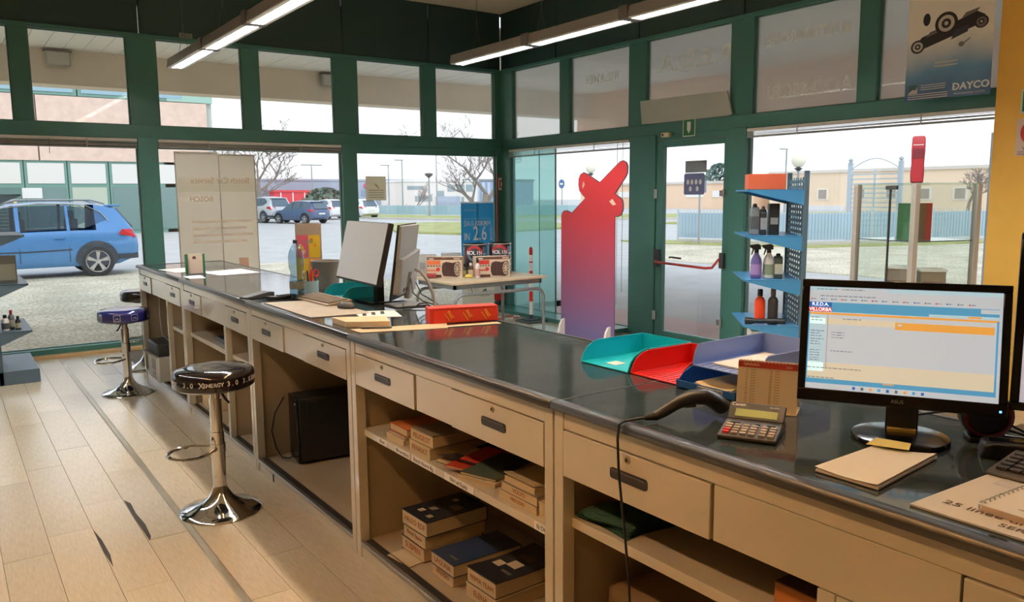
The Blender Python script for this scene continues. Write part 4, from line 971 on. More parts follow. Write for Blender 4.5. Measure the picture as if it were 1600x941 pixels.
# ================================================================== STOOLS
VINYL = M('stool_vinyl_black', (26, 18, 24), .12, coat=.6); VINYLB = M('stool_vinyl_blue', (30, 34, 92), .15, coat=.5)
STW = M('stool_print_white', (206, 204, 204), .5)
def stool(loc, rz, seat_z, vin, label, prints, lever, foot):
    o = thing('bar_stool', label, 'stool', loc, rz, 'bar stools behind the counter')
    MB().lathe([(.20, 0), (.203, .006), (.198, .012), (.16, .022), (.11, .042), (.065, .075), (.042, .11), (.034, .135), (.034, .14)], n=40).ob('base', CHROME, o, smooth=True)
    MB().lathe([(.034, .138), (.034, .42), (.030, .422), (.030, seat_z-.16)], n=20).lathe([(.024, seat_z-.17), (.024, seat_z-.10)], n=16).ob('column', CHROME, o, smooth=True)
    MB().lathe([(.038, foot-.022), (.038, foot+.022)], n=20).tube([(-.02, -.036, foot), (-.10, -.105, foot-.004)]+[(-.13-.11*cos(a), .115*sin(a), foot-.006) for a in [-pi/2+pi*k/12 for k in range(13)]]+[(-.10, .105, foot-.004), (-.02, .036, foot)], .0095, 8).ob('footrest', CHROME, o, smooth=True)
    MB().tube([(0, 0, seat_z-.105), (.05*lever[0], .05*lever[1], seat_z-.115), (.09*lever[0], .09*lever[1], seat_z-.15), (.12*lever[0], .12*lever[1], seat_z-.165)], .006, 7).ob('lift_lever', DGREY, o, smooth=True)
    MB().lathe([(.09, seat_z-.115), (.09, seat_z-.096)], n=20).ob('seat_plate', BLACK, o)
    R = .197
    st = MB().lathe([(.15, seat_z-.100), (.182, seat_z-.098), (.194, seat_z-.088), (R, seat_z-.07), (R, seat_z-.032), (.192, seat_z-.014), (.176, seat_z-.003), (.12, seat_z+.004), (.05, seat_z+.003), (.002, seat_z+.002)], n=56).ob('seat', vin, o, smooth=True)
    for kind, ang, s_, size in prints:
        a = radians(ang)-rz
        if kind == 'text':
            nC = len(s_); wch = size*.62
            for i, ch in enumerate(s_):
                if ch == ' ': continue
                b_ = a+(i-(nC-1)/2)*wch/R
                big = size*(1.5 if (i == 0 and s_ == 'XENERGY') else 1)
                txt(ch, st, ((R+.0008)*cos(b_), (R+.0008)*sin(b_), seat_z-.052), (-sin(b_), cos(b_), 0), (0, 0, 1), big, STW, .95, name='letter', bold=.0006)
        else:
            m = MB(); fr_q = lambda u, v: ((R+.0008)*cos(a+u/R), (R+.0008)*sin(a+u/R), seat_z-.052+v)
            q = .024
            def seg(u0, v0, u1, v1): m.tube([fr_q(u0+(u1-u0)*t/4, v0+(v1-v0)*t/4) for t in range(5)], .0012, 4)
            seg(-q, -q, q, -q); seg(q, -q, q, q); seg(q, q, -q, q); seg(-q, q, -q, -q); seg(-q*.7, -q*.6, -.2*q, -.1*q); seg(-.2*q, -.1*q, .6*q, -.5*q); seg(-.2*q, .1*q, .5*q, -.1*q)
            m.ob('emblem', STW, st)
    return o
stool((1.062, 4.08, 0), 0.0, .752, VINYL, 'black bar stool with XENERGY lettering on the seat rim, the nearer stool', [('text', 252, 'XENERGY', .026), ('text', 218, '3.0', .034), ('text', 281, '3.0', .034), ('text', 306, '3.0', .034), ('text', 334, 'XENERGY', .026), ('text', 180, 'XENERGY', .026), ('text', 140, '3.0', .034), ('text', 60, 'XENERGY', .026), ('text', 20, '3.0', .034)], (.3, -.95), .335)
stool((1.165, 7.10, 0), 0.0, .702, VINYLB, 'dark blue bar stool with square emblems by the far window', [('emblem', 246, '', 0), ('emblem', 284, '', 0), ('emblem', 330, '', 0), ('emblem', 200, '', 0), ('emblem', 120, '', 0), ('emblem', 60, '', 0)], (-.6, -.75), .29)
stool((1.50, 8.06, 0), .6, .745, VINYL, 'black bar stool beyond the far counter end, behind the blue stool', [], (.7, -.6), .3)
# ================================================================== ON THE COUNTER
SCRW = M('screen_white', (206, 222, 236), .4, emit=.30); SCRB = M('screen_blue', (86, 166, 214), .4, emit=.34); SCRD = M('screen_dark_blue', (44, 106, 186), .4, emit=.34)
SCRR = M('screen_red', (206, 44, 52), .4, emit=.34); SCRO = M('screen_orange', (240, 178, 84), .4, emit=.34); SCRC = M('screen_cream', (228, 226, 206), .4, emit=.30); SCRL = M('screen_pale_blue', (186, 222, 240), .4, emit=.34)
SCRG = M('screen_grey', (110, 124, 138), .4, emit=.2); SCRP = M('screen_pale', (222, 216, 226), .4, emit=.30)
def tilt_frame(yaw, tilt, c):
    u = Vector((cos(yaw), sin(yaw), 0)); n0 = Vector((sin(yaw), -cos(yaw), 0)); v = Vector((0, 0, 1))*cos(tilt)-n0*sin(tilt); n_ = u.cross(v)
    return lambda a, b, k: Vector(c)+u*a+v*b+n_*k, u, v
# main monitor
base_c = Vector((1.850, .977, ZT+.001)); sc_c = Vector((1.8347, .9808, 1.2389))
mo = thing('monitor', 'black monitor with the order form on screen, standing beside the calculator', 'monitor', base_c)
f_, u, v = tilt_frame(-1.0504, .1548, sc_c-base_c)
W2, H2 = .225, .15
MB().obox(f_, -W2, -H2, -.045, W2, H2, -.004).ob('housing', BLACK, mo, bevel=.006)
bz = MB()
for a0, b0, a1, b1 in ((-W2, -H2, W2, -H2+.030), (-W2, H2-.018, W2, H2), (-W2, -H2+.03, -W2+.018, H2-.018), (W2-.018, -H2+.03, W2, H2-.018)): bz.obox(f_, a0, b0, -.004, a1, b1, .002)
bz.ob('bezel', BLACKG, mo, bevel=.002)
s_ = MB().obox(f_, -W2+.018, -H2+.030, -.004, W2-.018, H2-.018, -.002).ob('screen', SCRW, mo)
X0, X1, Y0, Y1 = -W2+.018, W2-.018, -H2+.030, H2-.018
def sp(mat, a0, b0, a1, b1, lay=0, nm='screen_field'):
    wx, wy = X1-X0, Y1-Y0
    MB().obox(f_, X0+wx*a0, Y1-wy*b1, -.002+.0002*lay, X1-wx*(1-a1), Y1-wy*b0, -.0017+.0002*lay).ob(nm, mat, s_)
sp(SCRL, 0, 0, 1, .04); sp(SCRW, .14, .005, .42, .04, 1)
sp(SCRB, 0, .150, .985, .245); sp(SCRD, 0, .150, .125, .195, 1); sp(SCRR, 0, .202, .125, .245, 1); sp(SCRO, 0, .252, .985, .272); sp(SCRL, 0, .272, .095, .83); sp(SCRL, .64, .222, .985, .244, 1); sp(SCRO, .835, .226, .90, .244, 2); sp(SCRW, .895, .155, .985, .195, 1)
sp(SCRO, .47, .315, .965, .385, 1); sp(SCRC, 0, .305, .47, .365); sp(SCRC, .0, .74, .985, .90); sp(SCRB, 0, .90, .985, .945); sp(SCRB, .975, .26, .985, .93, 2); sp(SCRB, 0, .25, .006, .93, 2); sp(SCRG, .107, .272, .109, .8, 1); sp(SCRO, .42, .905, .48, .915, 2)
rq = random.Random(3)
def tline(a0, b0, wdt, mat=SCRG):
    x = a0
    while x < a0+wdt:
        l = rq.uniform(.008, .028); sp(mat, x, b0, min(x+l, a0+wdt), b0+.0065, 3, 'text_line'); x += l+.006
tline(.04, .02, .12); tline(.18, .02, .12); tline(.06, .085, .30)
for k in range(16): sp((SCRR, SCRD, SCRG)[k % 3], .01+.055*k, .115, .018+.055*k, .128, 1, 'icon'); tline(.022+.055*k, .118, .02)
for k, b0 in enumerate((.30, .325, .43, .455, .48, .51, .535, .56)): tline(.015, b0, .05+.012*(k % 3)); 
for b0 in (.62, .645, .67, .695, .715): tline(.015, b0, .055)
for b0 in (.44, .465, .49): sp(SCRG, .13, b0, .155, b0+.004, 1, 'field'); tline(.16, b0, .04)
tline(.13, .62, .12); tline(.19, .305, .1); tline(.01, .885, .15); tline(.0, .79, .30)
for k in range(9): sp((SCRD, SCRG, SCRO, SCRB)[k % 4], .26+.045*k, .958, .275+.045*k, .985, 1, 'icon')
sp(SCRW, .485, .33, .505, .35, 3)
txt('R.E.D.A.', s_, f_(X0+(X1-X0)*.0625, Y1-(Y1-Y0)*.173, -.0012), u, v, .0115, M('screen_text_white', (255, 255, 255), .4, emit=.8), ext=.0001)
txt('VILLORBA', s_, f_(X0+(X1-X0)*.0625, Y1-(Y1-Y0)*.224, -.0012), u, v, .0115, M('screen_text_white', (255, 255, 255), .4, emit=.8), ext=.0001)
txt('ASUS', mo, f_(0.0, -H2+.014, .0022), u, v, .012, MGREY, ext=.0002)
MB().obox(f_, W2-.016, -H2+.010, .002, W2-.011, -H2+.015, .0026).ob('power_light', M('led_blue', (90, 150, 255), .4, emit=2.0), mo)
MB().lathe([(.001, 0), (.106, 0), (.110, .004), (.108, .011), (.09, .015), (.001, .017)], n=36).ob('base', BLACKG, mo, smooth=True)
bx = sc_c-base_c
f0, u0, v0 = tilt_frame(-1.0504, .10, Vector((.006, .0, 0)))
MB().obox(f0, -.036, .012, -.035, .036, .15, -.008).ob('neck', BLACK, mo, bevel=.004)
MB().obox(f0, -.032, .012, -.012, .032, .026, .010).ob('neck_hinge', M('hinge_brass', (176, 152, 84), .35, .6), mo, bevel=.002)
# notes in front of it
def slab(name, label, cat, pts, z, th, mat, part='sheet', bend=0.0, group=None):
    c = sum((Vector((a, b, 0)) for a, b in pts), Vector())/len(pts)
    o = thing(name, label, cat, (c.x, c.y, z), 0, group)
    m = MB(); n = 10; A, B_, C_, D_ = [Vector((a, b, 0))-c for a, b in pts]
    P = lambda s, t: (A*(1-s)+B_*s)*(1-t)+(D_*(1-s)+C_*s)*t
    vs = []; 
    for lay in (0, th):
        for i in range(n+1):
            for j in range(3):
                p = P(i/n, j/2); vs.append((p.x, p.y, lay+bend*((i/n-.5)**2*4)))
    k = 3*(n+1); fs = []
    for i in range(n):
        for j in range(2):
            a = i*3+j; fs.append((a, a+1, a+4, a+3)[::-1]); fs.append((k+a, k+a+1, k+a+4, k+a+3))
        fs.append((i*3, (i+1)*3, k+(i+1)*3, k+i*3)); fs.append((i*3+2, k+i*3+2, k+(i+1)*3+2, (i+1)*3+2))
    fs.append((0, k, k+1, 1)); fs.append((1, k+1, k+2, 2)); e = n*3; fs.append((e, e+1, k+e+1, k+e)); fs.append((e+1, e+2, k+e+2, k+e+1))
    m.add(vs, fs); m.ob(part, mat, o, smooth=True)
    return o
slab('sticky_note', 'yellow note sticking out from under the white slips before the monitor', 'note', [(1.70, .975), (1.735, .893), (1.785, .915), (1.765, .988)], ZT+.017, .001, YELL)
nts = [(1.484, .962), (1.486, .822), (1.774, .849), (1.719, .964)]
slab('paper_slips', 'pad of white paper slips lying before the monitor', 'paper', nts, ZT+.0025, .005, M('paper_pad_edge', (226, 212, 202), .85), 'pad')
slab('paper_slip', 'topmost curling white slip on the pad before the monitor', 'paper', [(a, b+.002) for a, b in nts], ZT+.0085, .0008, PAPER, bend=.004)
# desk mat, notebook, keyboard at the corner
dm = slab('desk_mat', 'white printed desk mat reading 25 linee at the near end of the counter', 'mat', [(1.462, .745), (1.455, .05), (1.83, .05), (1.82, .728)], ZT+.001, .004, M('mat_white', (222, 218, 212), .5))
o0 = Vector(dm.location)
txt('25 linee di', dm, Vector((1.525, .635, ZT+.0056))-o0, (0, -1, 0), (1, 0, 0), .028, M('mat_ink', (110, 92, 84), .7), align='LEFT', sx=1.2).location.y = .712-o0.y
txt('SERVIZIO', dm, Vector((1.492, .60, ZT+.0056))-o0, (0, -1, 0), (1, 0, 0), .024, M('mat_ink', (110, 92, 84), .7), align='LEFT', sx=1.2)
MB().prism([(1.70-o0.x, .70-o0.y), (1.66-o0.x, .30-o0.y), (1.69-o0.x, .25-o0.y), (1.76-o0.x, .70-o0.y)], lambda a, b, c: Vector((a, b, c)), .004, .0045).ob('grey_swoosh', M('mat_grey', (206, 204, 204), .5), dm)
nb = thing('notebook', 'spiral notebook with handwriting lying on the printed desk mat', 'notebook', (1.62, .44, ZT+.0052), radians(-4))
MB().box(-.105, -.22, 0, .105, .20, .012).ob('page_block', M('notebook_edge', (214, 190, 176), .9), nb)
MB().box(-.105, -.222, .012, .105, .205, .0135).ob('cover_page', PAPER, nb)
for k in range(12): MB().tube([(-.095+.0165*k+.004*cos(t*pi/4), .203+.006*sin(t*pi/4), .008+.009*cos(t*pi/4)) for t in range(8)], .0014, 4, closed=True).ob('ring', ALU, nb)
for k in range(7): MB().box(.075-.025*k, -.18, .0135, .078-.025*k, .15-.03*(k % 3), .0139).ob('handwriting', M('pen_grey', (150, 140, 140), .8), nb)
def keyboard(loc, rz, L_, D_, mat, keymat, label, rows=5, cols=15):
    o = thing('keyboard', label, 'keyboard', loc, rz)
    MB().prism([(0, 0), (D_, 0), (D_, .026), (.012, .010), (0, .006)], lambda a, b, c: Vector((c, a, b)), 0, L_).ob('body', mat, o, bevel=.003)
    km = None
    for r in range(rows):
        for c in range(cols):
            x = .012+(L_-.024)*c/cols; y = .018+(D_-.034)*r/rows; z = .010+(y-.012)*.016/(D_-.012)
            if km is None: km = MB().box(0, 0, 0, (L_-.024)/cols-.003, (D_-.034)/rows-.003, .007).ob('key', keymat, o, bevel=.0012); q = km
            else: q = km.copy(); C.objects.link(q)
            q.location = (x, y, z)
    return o
keyboard((1.745, .735, ZT+.0055), radians(-90), .40, .14, M('keyboard_dark', (70, 64, 60), .5), M('keyboard_key', (52, 48, 46), .5), 'dark keyboard entering the frame above the spiral notebook')
# speaker, dock, red carton, second monitor at the frame edge
spk = thing('speaker', 'round black desk speaker with a red ring beside the monitor', 'speaker', (2.005, .852, ZT+.001), radians(-52))
fs_ = lambda a, b, c: Vector((a, -c, b+.062))
MB().lathe([(.02, -.05), (.045, -.045), (.058, -.02), (.060, .0), (.057, .015), (.05, .02)], n=28, fr=fs_).ob('shell', BLACK, spk, smooth=True)
MB().lathe([(.048, .018), (.052, .022), (.047, .026), (.043, .022)], n=28, fr=fs_, caps=False).ob('ring', M('ring_dark_red', (120, 34, 34), .4), spk, smooth=True)
MB().lathe([(.043, .016), (.03, .008), (.014, .004), (.012, .010), (.002, .014)], n=24, fr=fs_).ob('cone', M('speaker_cone', (40, 38, 40), .6), spk, smooth=True)
MB().box(-.04, -.03, 0, .04, .03, .012).ob('foot', BLACK, spk, bevel=.003)
dk = thing('dock', 'small black cradle in front of the round speaker', 'dock', (1.915, .765, ZT+.001), radians(-60))
MB().prism([(-.055, 0), (.055, 0), (.048, .030), (.03, .036), (-.03, .036), (-.048, .030)], lambda a, b, c: Vector((a, c, b)), -.035, .035).ob('body', BLACK, dk, bevel=.004)
MB().box(-.035, -.012, .036, .035, .012, .038).ob('slot', BLACKG, dk)
rb = thing('red_carton', 'upright red carton glimpsed between the two near monitors', 'box', (2.10, .90, ZT+.001), radians(-55))
MB().box(-.03, -.02, 0, .03, .02, .21).ob('carton', RED, rb, bevel=.002)
txt('A', rb, (-.0, -.0208, .15), (1, 0, 0), (0, 0, 1), .04, WINK)
m2 = thing('monitor', 'black monitor cut off by the frame edge, showing a pale page', 'monitor', (2.11, .57, ZT+.001))
f2, u2, v2 = tilt_frame(-1.16, .06, Vector((2.105, .552, 1.30))-Vector((2.11, .57, ZT)))
MB().obox(f2, -.27, -.205, -.045, .27, .205, -.003).ob('housing', BLACK, m2, bevel=.006)
bz = MB()
for a0, b0, a1, b1 in ((-.27, -.205, .27, -.185), (-.27, .19, .27, .205), (-.27, -.185, -.252, .19), (.252, -.185, .27, .19)): bz.obox(f2, a0, b0, -.003, a1, b1, .002)
bz.ob('bezel', BLACKG, m2, bevel=.002)
s2_ = MB().obox(f2, -.252, -.185, -.003, .252, .19, -.001).ob('screen', SCRP, m2)
for k, b_ in enumerate((.05, .04, -.0, -.03, -.07, -.085, -.1, -.115)): MB().obox(f2, -.235, b_, -.001, -.19, b_+.004, -.0006).ob('text_line', SCRG, s2_)
MB().obox(f2, -.035, -.285, -.075, .035, -.05, -.046).ob('neck', BLACK, m2, bevel=.003); MB().box(-.10, -.09, 0, .03, .11, .010).ob('base', BLACK, m2, bevel=.004)
mc = thing('monitor_cables', 'black cables running along the counter behind the big monitor', 'cable', (1.95, .95, ZT))
MB().tube([(-.02, .13, .13), (.0, .10, .06), (.03, .05, .035), (.06, .0, .05), (.07, -.03, .075)], .004, 7).lathe([(.003, 0), (.008, .005), (.008, .03), (.003, .035)], fr=lambda a, b, c: Vector((.008+a+c*.3, .088+b-c*.6, .052-c*.5)), n=10).ob('video_lead', BLACK, mc, smooth=True)
MB().tube([(.05, -.03, .09), (.06, -.06, .05), (.08, -.09, .02), (.10, -.13, .008), (.13, -.17, .006), (.16, -.2, .02)], .004, 7).tube([(.06, -.05, .08), (.10, -.08, .05), (.12, -.12, .02), (.14, -.16, .008), (.15, -.21, .006)], .0035, 7).tube([(.07, -.04, .055), (.11, -.07, .06), (.14, -.11, .03), (.16, -.16, .006)], .0035, 7).ob('power_lead', BLACK, mc, smooth=True)
# calculator
cl = thing('calculator', 'black desk calculator with tilted display lying before the desk calendar', 'calculator', (1.535, 1.185, ZT+.0012), 0)
ux, uy = Vector((.062, -.122, 0)).normalized(), Vector((.895, .444, 0)); uy = Vector((-ux.y, ux.x, 0))
cf = lambda a, b, c: ux*a+uy*b+Vector((0, 0, c))
MB().prism([(-.0, .0), (.155, 0), (.155, .028), (.105, .022), (0, .010)], lambda b, c, a: cf(a, b, c), -.07, .07).ob('body', M('calc_dark', (52, 48, 46), .45), cl, bevel=.003)
kf = lambda a, b, c: cf(a, b, .010+b*.0114/.1+c)
hf = lambda a, b, c: cf(a, .112+b*.80-c*.5, .024+b*.60+c*.8)
MB().obox(hf, -.07, .0, -.010, .07, .055, .0).ob('display_head', M('calc_head', (42, 40, 42), .4), cl, bevel=.003)
MB().obox(hf, -.052, .008, .0, .052, .032, .001).ob('display', M('lcd_green', (176, 190, 120), .3), cl)
kc = {}
for r in range(4):
    for c in range(6):
        a = -.060+.0205*c+(.004 if c > 3 else 0); b_ = .012+.0165*r
        red = (c == 0 and r < 2)
        key = 'r' if red else 'k'
        if key not in kc: q = kc[key] = MB().obox(lambda x, y, z: ux*x+uy*y+Vector((0, 0, z)), 0, 0, 0, .0155, .011, .006).ob('key', RED if red else M('calc_key', (172, 158, 140), .45), cl, bevel=.001)
        else: q = kc[key].copy(); C.objects.link(q)
        q.location = kf(a, b_, 0)
for a0, a1 in ((-.055, -.03), (.008, .018), (.035, .055)): MB().obox(kf, a0, .083, 0, a1, .089, .003).ob('switch_slot', BLACK, cl)
hu = ux; hv = (uy*.8+Vector((0, 0, .6))).normalized()
txt('Canon', cl, hf(-.047, .045, .0012), hu, hv, .013, WINK, ext=.0001, bold=.0003); txt('AS-2200', cl, hf(.042, .044, .0012), hu, hv, .007, WINK, ext=.0001)
# desk calendar
ca = thing('desk_calendar', 'desk calendar headed GENNAIO in red, standing behind the calculator', 'calendar', (1.81, 1.33, ZT+.001), -1.073)
cf2, cu_, cv_ = tilt_frame(0, .23, Vector((0, -.01, .069)))
MB().obox(cf2, -.08, -.069, -.003, .08, .069, 0).ob('front_page', M('calendar_page', (222, 204, 178), .8), ca)
MB().obox(cf2, -.08, .049, 0, .08, .066, .0006).ob('header_band', M('calendar_red', (176, 48, 40), .6), ca)
f3_, _, _ = tilt_frame(0, -.28, Vector((0, .045, .067)))
MB().obox(f3_, -.08, -.067, -.002, .08, .067, 0).ob('back_board', PAPER, ca)
MB().box(-.08, -.03, 0, .08, .066, .002).ob('foot_board', CARD, ca)
for k in range(17): MB().tube([cf2(-.074+.00925*k, .067+.004*cos(t*pi/4), -.002+.005*sin(t*pi/4)) for t in range(8)], .0009, 4, closed=True).ob('ring', M('ring_pinkwhite', (224, 190, 180), .5), ca)
txt('GENNAIO', ca, cf2(-.045, .0575, .0009), cu_, cv_, .0095, M('calendar_cream', (236, 214, 180), .7), ext=.0001)
txt('2024', ca, cf2(.055, .056, .0009), cu_, cv_, .008, M('calendar_cream', (236, 214, 180), .7), ext=.0001)
for col, x in enumerate((-.062, .002)):
    for k in range(16 if col else 15): txt('%d' % (k+1+15*col), ca, cf2(x+.006, .043-.0072*k, .0004), cu_, cv_, .007, M('calendar_ink', (88, 62, 52), .8), ext=.0001, name='day_number')
    MB().obox(cf2, x+.018, -.066, 0, x+.0185, .046, .0003).ob('rule_line', M('calendar_ink', (88, 62, 52), .8), ca)
    for k in range(15): MB().obox(cf2, x+.02, .042-.0072*k, 0, x+.030, .0435-.0072*k, .0003).ob('text_line', M('calendar_line', (160, 130, 104), .8), ca)
# barcode scanner
bsn = thing('barcode_scanner', 'black handheld barcode scanner lying near the counter edge, cable over the edge', 'scanner', (1.56, 1.40, ZT+.001))
path = [(-.075, .035, .016), (-.05, .029, .026), (-.015, .018, .044), (.022, .004, .058), (.058, -.012, .058), (.085, -.024, .046), (.104, -.034, .026), (.108, -.036, .020)]
rs = [.013, .016, .018, .021, .025, .027, .026, .022]
m = MB(); pts = [Vector(p) for p in path]
rings = []
for i, p in enumerate(pts):
    t = (pts[min(i+1, len(pts)-1)]-pts[max(i-1, 0)]).normalized(); sd_ = Vector((-t.y, t.x, 0)).normalized(); upv = sd_.cross(t)*-1
    rings.append([p+sd_*rs[i]*1.1*cos(2*pi*k/14)+upv*rs[i]*.9*sin(2*pi*k/14) for k in range(14)])
m.loft(rings).ob('body', M('scanner_black', (30, 29, 30), .35), bsn, smooth=True)
MB().tube([Vector(path[0])+Vector((-.028, .012, -.003)), Vector(path[0])+Vector((.004, -.002, 0))], [.006, .012], 10).ob('cable_boot', RUBBER, bsn, smooth=True)
MB().obox(lambda a, b, c: Vector((.02, .0, .036))+Vector((.93, -.36, 0))*a+Vector((.36, .93, 0))*b+Vector((0, 0, c)), -.02, -.006, -.004, .014, .006, .006).ob('trigger', DGREY, bsn, bevel=.002)
MB().tube([Vector(path[0])+Vector(q) for q in ((-.026, .012, -.002), (-.055, .022, -.004), (-.086, .028, -.005), (-.102, .030, -.012), (-.108, .028, -.05), (-.108, .022, -.14), (-.108, .0, -.28), (-.108, -.02, -.42), (-.107, -.03, -.60), (-.107, -.06, -.78), (-.107, -.12, -.90))], .0036, 7).ob('cable', BLACK, bsn, smooth=True)
# letter trays
def letter_tray(x0, x1, y0, y1, z, h, mat, label, fronth=.004, taper=.05, ribs=True, lab=None):
    o = thing('letter_tray', label, 'tray', (x0, y0, z), 0, 'letter trays'); Lx, Ly = x1-x0, y1-y0; t = .003
    MB().box(0, 0, 0, Lx, Ly, t).ob('bottom', mat, o)
    sidep = [(0, 0), (Lx, 0), (Lx, h), (taper*1.6, h), (taper*1.1, h*.93), (taper*.55, h*.72), (taper*.22, h*.42), (0, fronth)]
    for y in (0, Ly-t):
        MB().prism(sidep, lambda a, b, c: Vector((a, c, b)), y, y+t).ob('side_wall', mat, o)
        MB().box(taper*1.6, y-.0025, h-.004, Lx, y+t+.0025, h).ob('rim', mat, o)
    MB().box(Lx-t, 0, 0, Lx, Ly, h).ob('back_wall', mat, o)
    if fronth > .005: MB().box(0, 0, 0, t, Ly, fronth).ob('front_lip', mat, o)
    if ribs:
        m = MB()
        for k in range(9): m.box(.012, .012+(Ly-.024)*k/9+.004, t, Lx-.01, .012+(Ly-.024)*k/9+.009, t+.002)
        tag(m.ob('rib', mat, o), kind='stuff')
    if lab:
        MB().box(-.0015, Ly*.2, .003, -.0002, Ly*.62, .003+.018).ob('label_strip', PAPER, o)
        txt(lab, o, (-.0019, Ly*.41, .012), (0, -1, 0), (0, 0, 1), .017, INK, ext=.0002, sx=.8)
    return o
letter_tray(1.827, 2.135, 1.895, 2.135, ZT+.002, .072, M('tray_teal', (20, 190, 216), .35), 'teal letter tray with one small white slip inside', ribs=False)
letter_tray(1.832, 2.125, 1.672, 1.888, ZT+.002, .070, RED, 'red letter tray between the teal and blue ones', taper=.05)
letter_tray(1.812, 2.12, 1.44, 1.666, ZT+.002, .062, M('tray_blue', (36, 98, 176), .35), 'dark blue letter tray with papers and a paper label, lowest of its stack', fronth=.024, taper=.06, lab='BOLLE CLIENTI')
letter_tray(1.855, 2.20, 1.385, 1.64, ZT+.069, .066, M('tray_periwinkle', (136, 160, 218), .35), 'pale blue letter tray stacked on the dark blue one', taper=.02)
sl = slab('white_slip', 'small white slip lying in the teal tray', 'paper', [(1.87, 2.05), (1.87, 2.00), (1.92, 2.00), (1.92, 2.05)], ZT+.0055, .001, PAPER)
slab('delivery_papers', 'curled delivery papers lying in the dark blue tray', 'paper', [(1.825, 1.60), (1.825, 1.462), (2.08, 1.462), (2.08, 1.60)], ZT+.0075, .010, M('paper_cream', (230, 214, 176), .85), bend=.012)
slab('printed_sheets', 'printed white sheets lying in the pale blue tray', 'paper', [(1.90, 1.60), (1.90, 1.42), (2.16, 1.42), (2.16, 1.60)], ZT+.0745, .004, PAPER)
# red box on a sheet, papers, pen
slab('kraft_sheet', 'kraft paper sheet under the pen and the red box', 'paper', [(1.463, 3.30), (1.463, 3.19), (1.83, 3.06), (1.90, 3.19)], ZT+.001, .0012, CARD)
slab('kraft_strip', 'strip of kraft paper along the front of the red box', 'paper', [(1.79, 3.13), (1.79, 3.09), (2.09, 3.01), (2.10, 3.06)], ZT+.0022, .001, CARD)
rx = thing('red_box', 'long red cardboard box with three yellow marks by the kraft sheet', 'box', (1.815, 3.20, ZT+.0025), atan2(3.11-3.20, .30))
Lb, Hb = .335, .072
MB().box(0, 0, 0, Lb, .085, Hb).ob('carton', REDC, rx, bevel=.0015)
MB().box(.006, -.0006, Hb-.012, Lb-.004, -.0002, Hb-.002).ob('edge_print', M('box_red_dark', (190, 40, 30), .5), rx)
MB().box(.0, -.0008, 0, .022, -.0002, Hb).ob('end_print', M('box_red_dark', (190, 40, 30), .5), rx)
for k, x in enumerate((.10, .19, .28)):
    txt(('FIAT', 'IVECO', 'PAIZ')[k] if False else 'PAIZ', rx, (x, -.0012, .038), (.55, 0, -.83), (.83, 0, .55), .020, M('mark_yellow', (246, 186, 70), .5), bold=.0006)
    MB().prism([(x-.030, .045), (x-.004, .008), (x-.001, .010), (x-.027, .047)], lambda a, b, c: Vector((a, -.001-c*.0004, b)), 0, 1).ob('mark_line', M('mark_yellow', (246, 186, 70), .5), rx)
slab('paper_stack', 'thick stack of small cream papers beside the pen', 'paper', [(1.475, 3.53), (1.47, 3.36), (1.64, 3.255), (1.70, 3.42)], ZT+.0015, .026, M('paper_stack_cream', (226, 204, 172), .9))
pn = thing('pen', 'dark ballpoint pen lying on the kraft sheet beside the cream papers', 'pen', (1.56, 3.235, ZT+.008), radians(-30))
MB().tube([(-.07, 0, 0), (-.06, 0, 0), (.05, 0, 0), (.066, 0, 0), (.072, 0, 0)], [.003, .005, .005, .004, .001], 8).ob('barrel', DGREY, pn, smooth=True)
MB().box(-.06, -.002, .004, -.025, .002, .007).ob('clip', ALU, pn)
# far work place: mat, keyboard, mouse, monitors, bottle, pens
slab('desk_pad', 'beige desk pad under the keyboard and mouse of the far work place', 'mat', [(1.452, 4.44), (1.452, 3.74), (1.76, 3.70), (1.76, 4.36)], ZT+.0012, .003, M('pad_beige', (176, 170, 156), .6, var=.12, vscale=6))
keyboard((1.655, 4.50, ZT+.0048), radians(-88), .44, .15, M('keyboard_beige', (138, 124, 104), .5), M('keyboard_key_tan', (116, 104, 88), .5), 'tan keyboard lying on the beige desk pad')
mz = thing('mouse', 'dark computer mouse beside the tan keyboard', 'mouse', (1.725, 3.93, ZT+.0046), radians(-60))
MB().lathe([(.030, 0), (.032, .010), (.027, .024), (.015, .032), (.002, .034)], n=20, fr=lambda a, b, c: Vector((a*1.75, b, c))).ob('shell', DGREY, mz, smooth=True)
MB().box(-.045, -.003, .020, -.02, .003, .031).ob('wheel', BLACK, mz)
bm_c = Vector((2.0, 4.10, ZT+.001))
bm_ = thing('monitor', 'large monitor with blank grey screen at the far work place', 'monitor', bm_c)
f4, u4, v4 = tilt_frame(-1.6326, .2384, Vector((1.91, 4.13, 1.292))-bm_c)
MB().obox(f4, -.308, -.173, -.035, .308, .173, -.002).ob('housing', BLACK, bm_, bevel=.005)
MB().obox(f4, -.303, -.162, -.002, .303, .168, 0).ob('screen', M('screen_washed_grey', (176, 182, 184), .3, spec=.6, emit=.12), bm_)
MB().box(-.02, -.03, .01, .02, .03, .28).ob('neck', BLACK, bm_, bevel=.004)
MB().box(-.10, -.12, 0, .10, .12, .012).ob('base', BLACKG, bm_, bevel=.006)
m4c = Vector((2.04, 3.86, ZT+.001))
m4 = thing('monitor', 'grey monitor seen from its back, against the large grey screen', 'monitor', m4c)
f5, u5, v5 = tilt_frame(.80, -.14, Vector((2.105, 3.925, 1.235))-m4c)
MB().obox(f5, -.17, .01, -.030, .17, .205, -.012).ob('upper_back', M('monitor_back_grey', (150, 156, 158), .5), m4, bevel=.004)
MB().obox(f5, -.175, -.205, -.04, .175, .21, -.030).ob('front_bezel', BLACK, m4, bevel=.003)
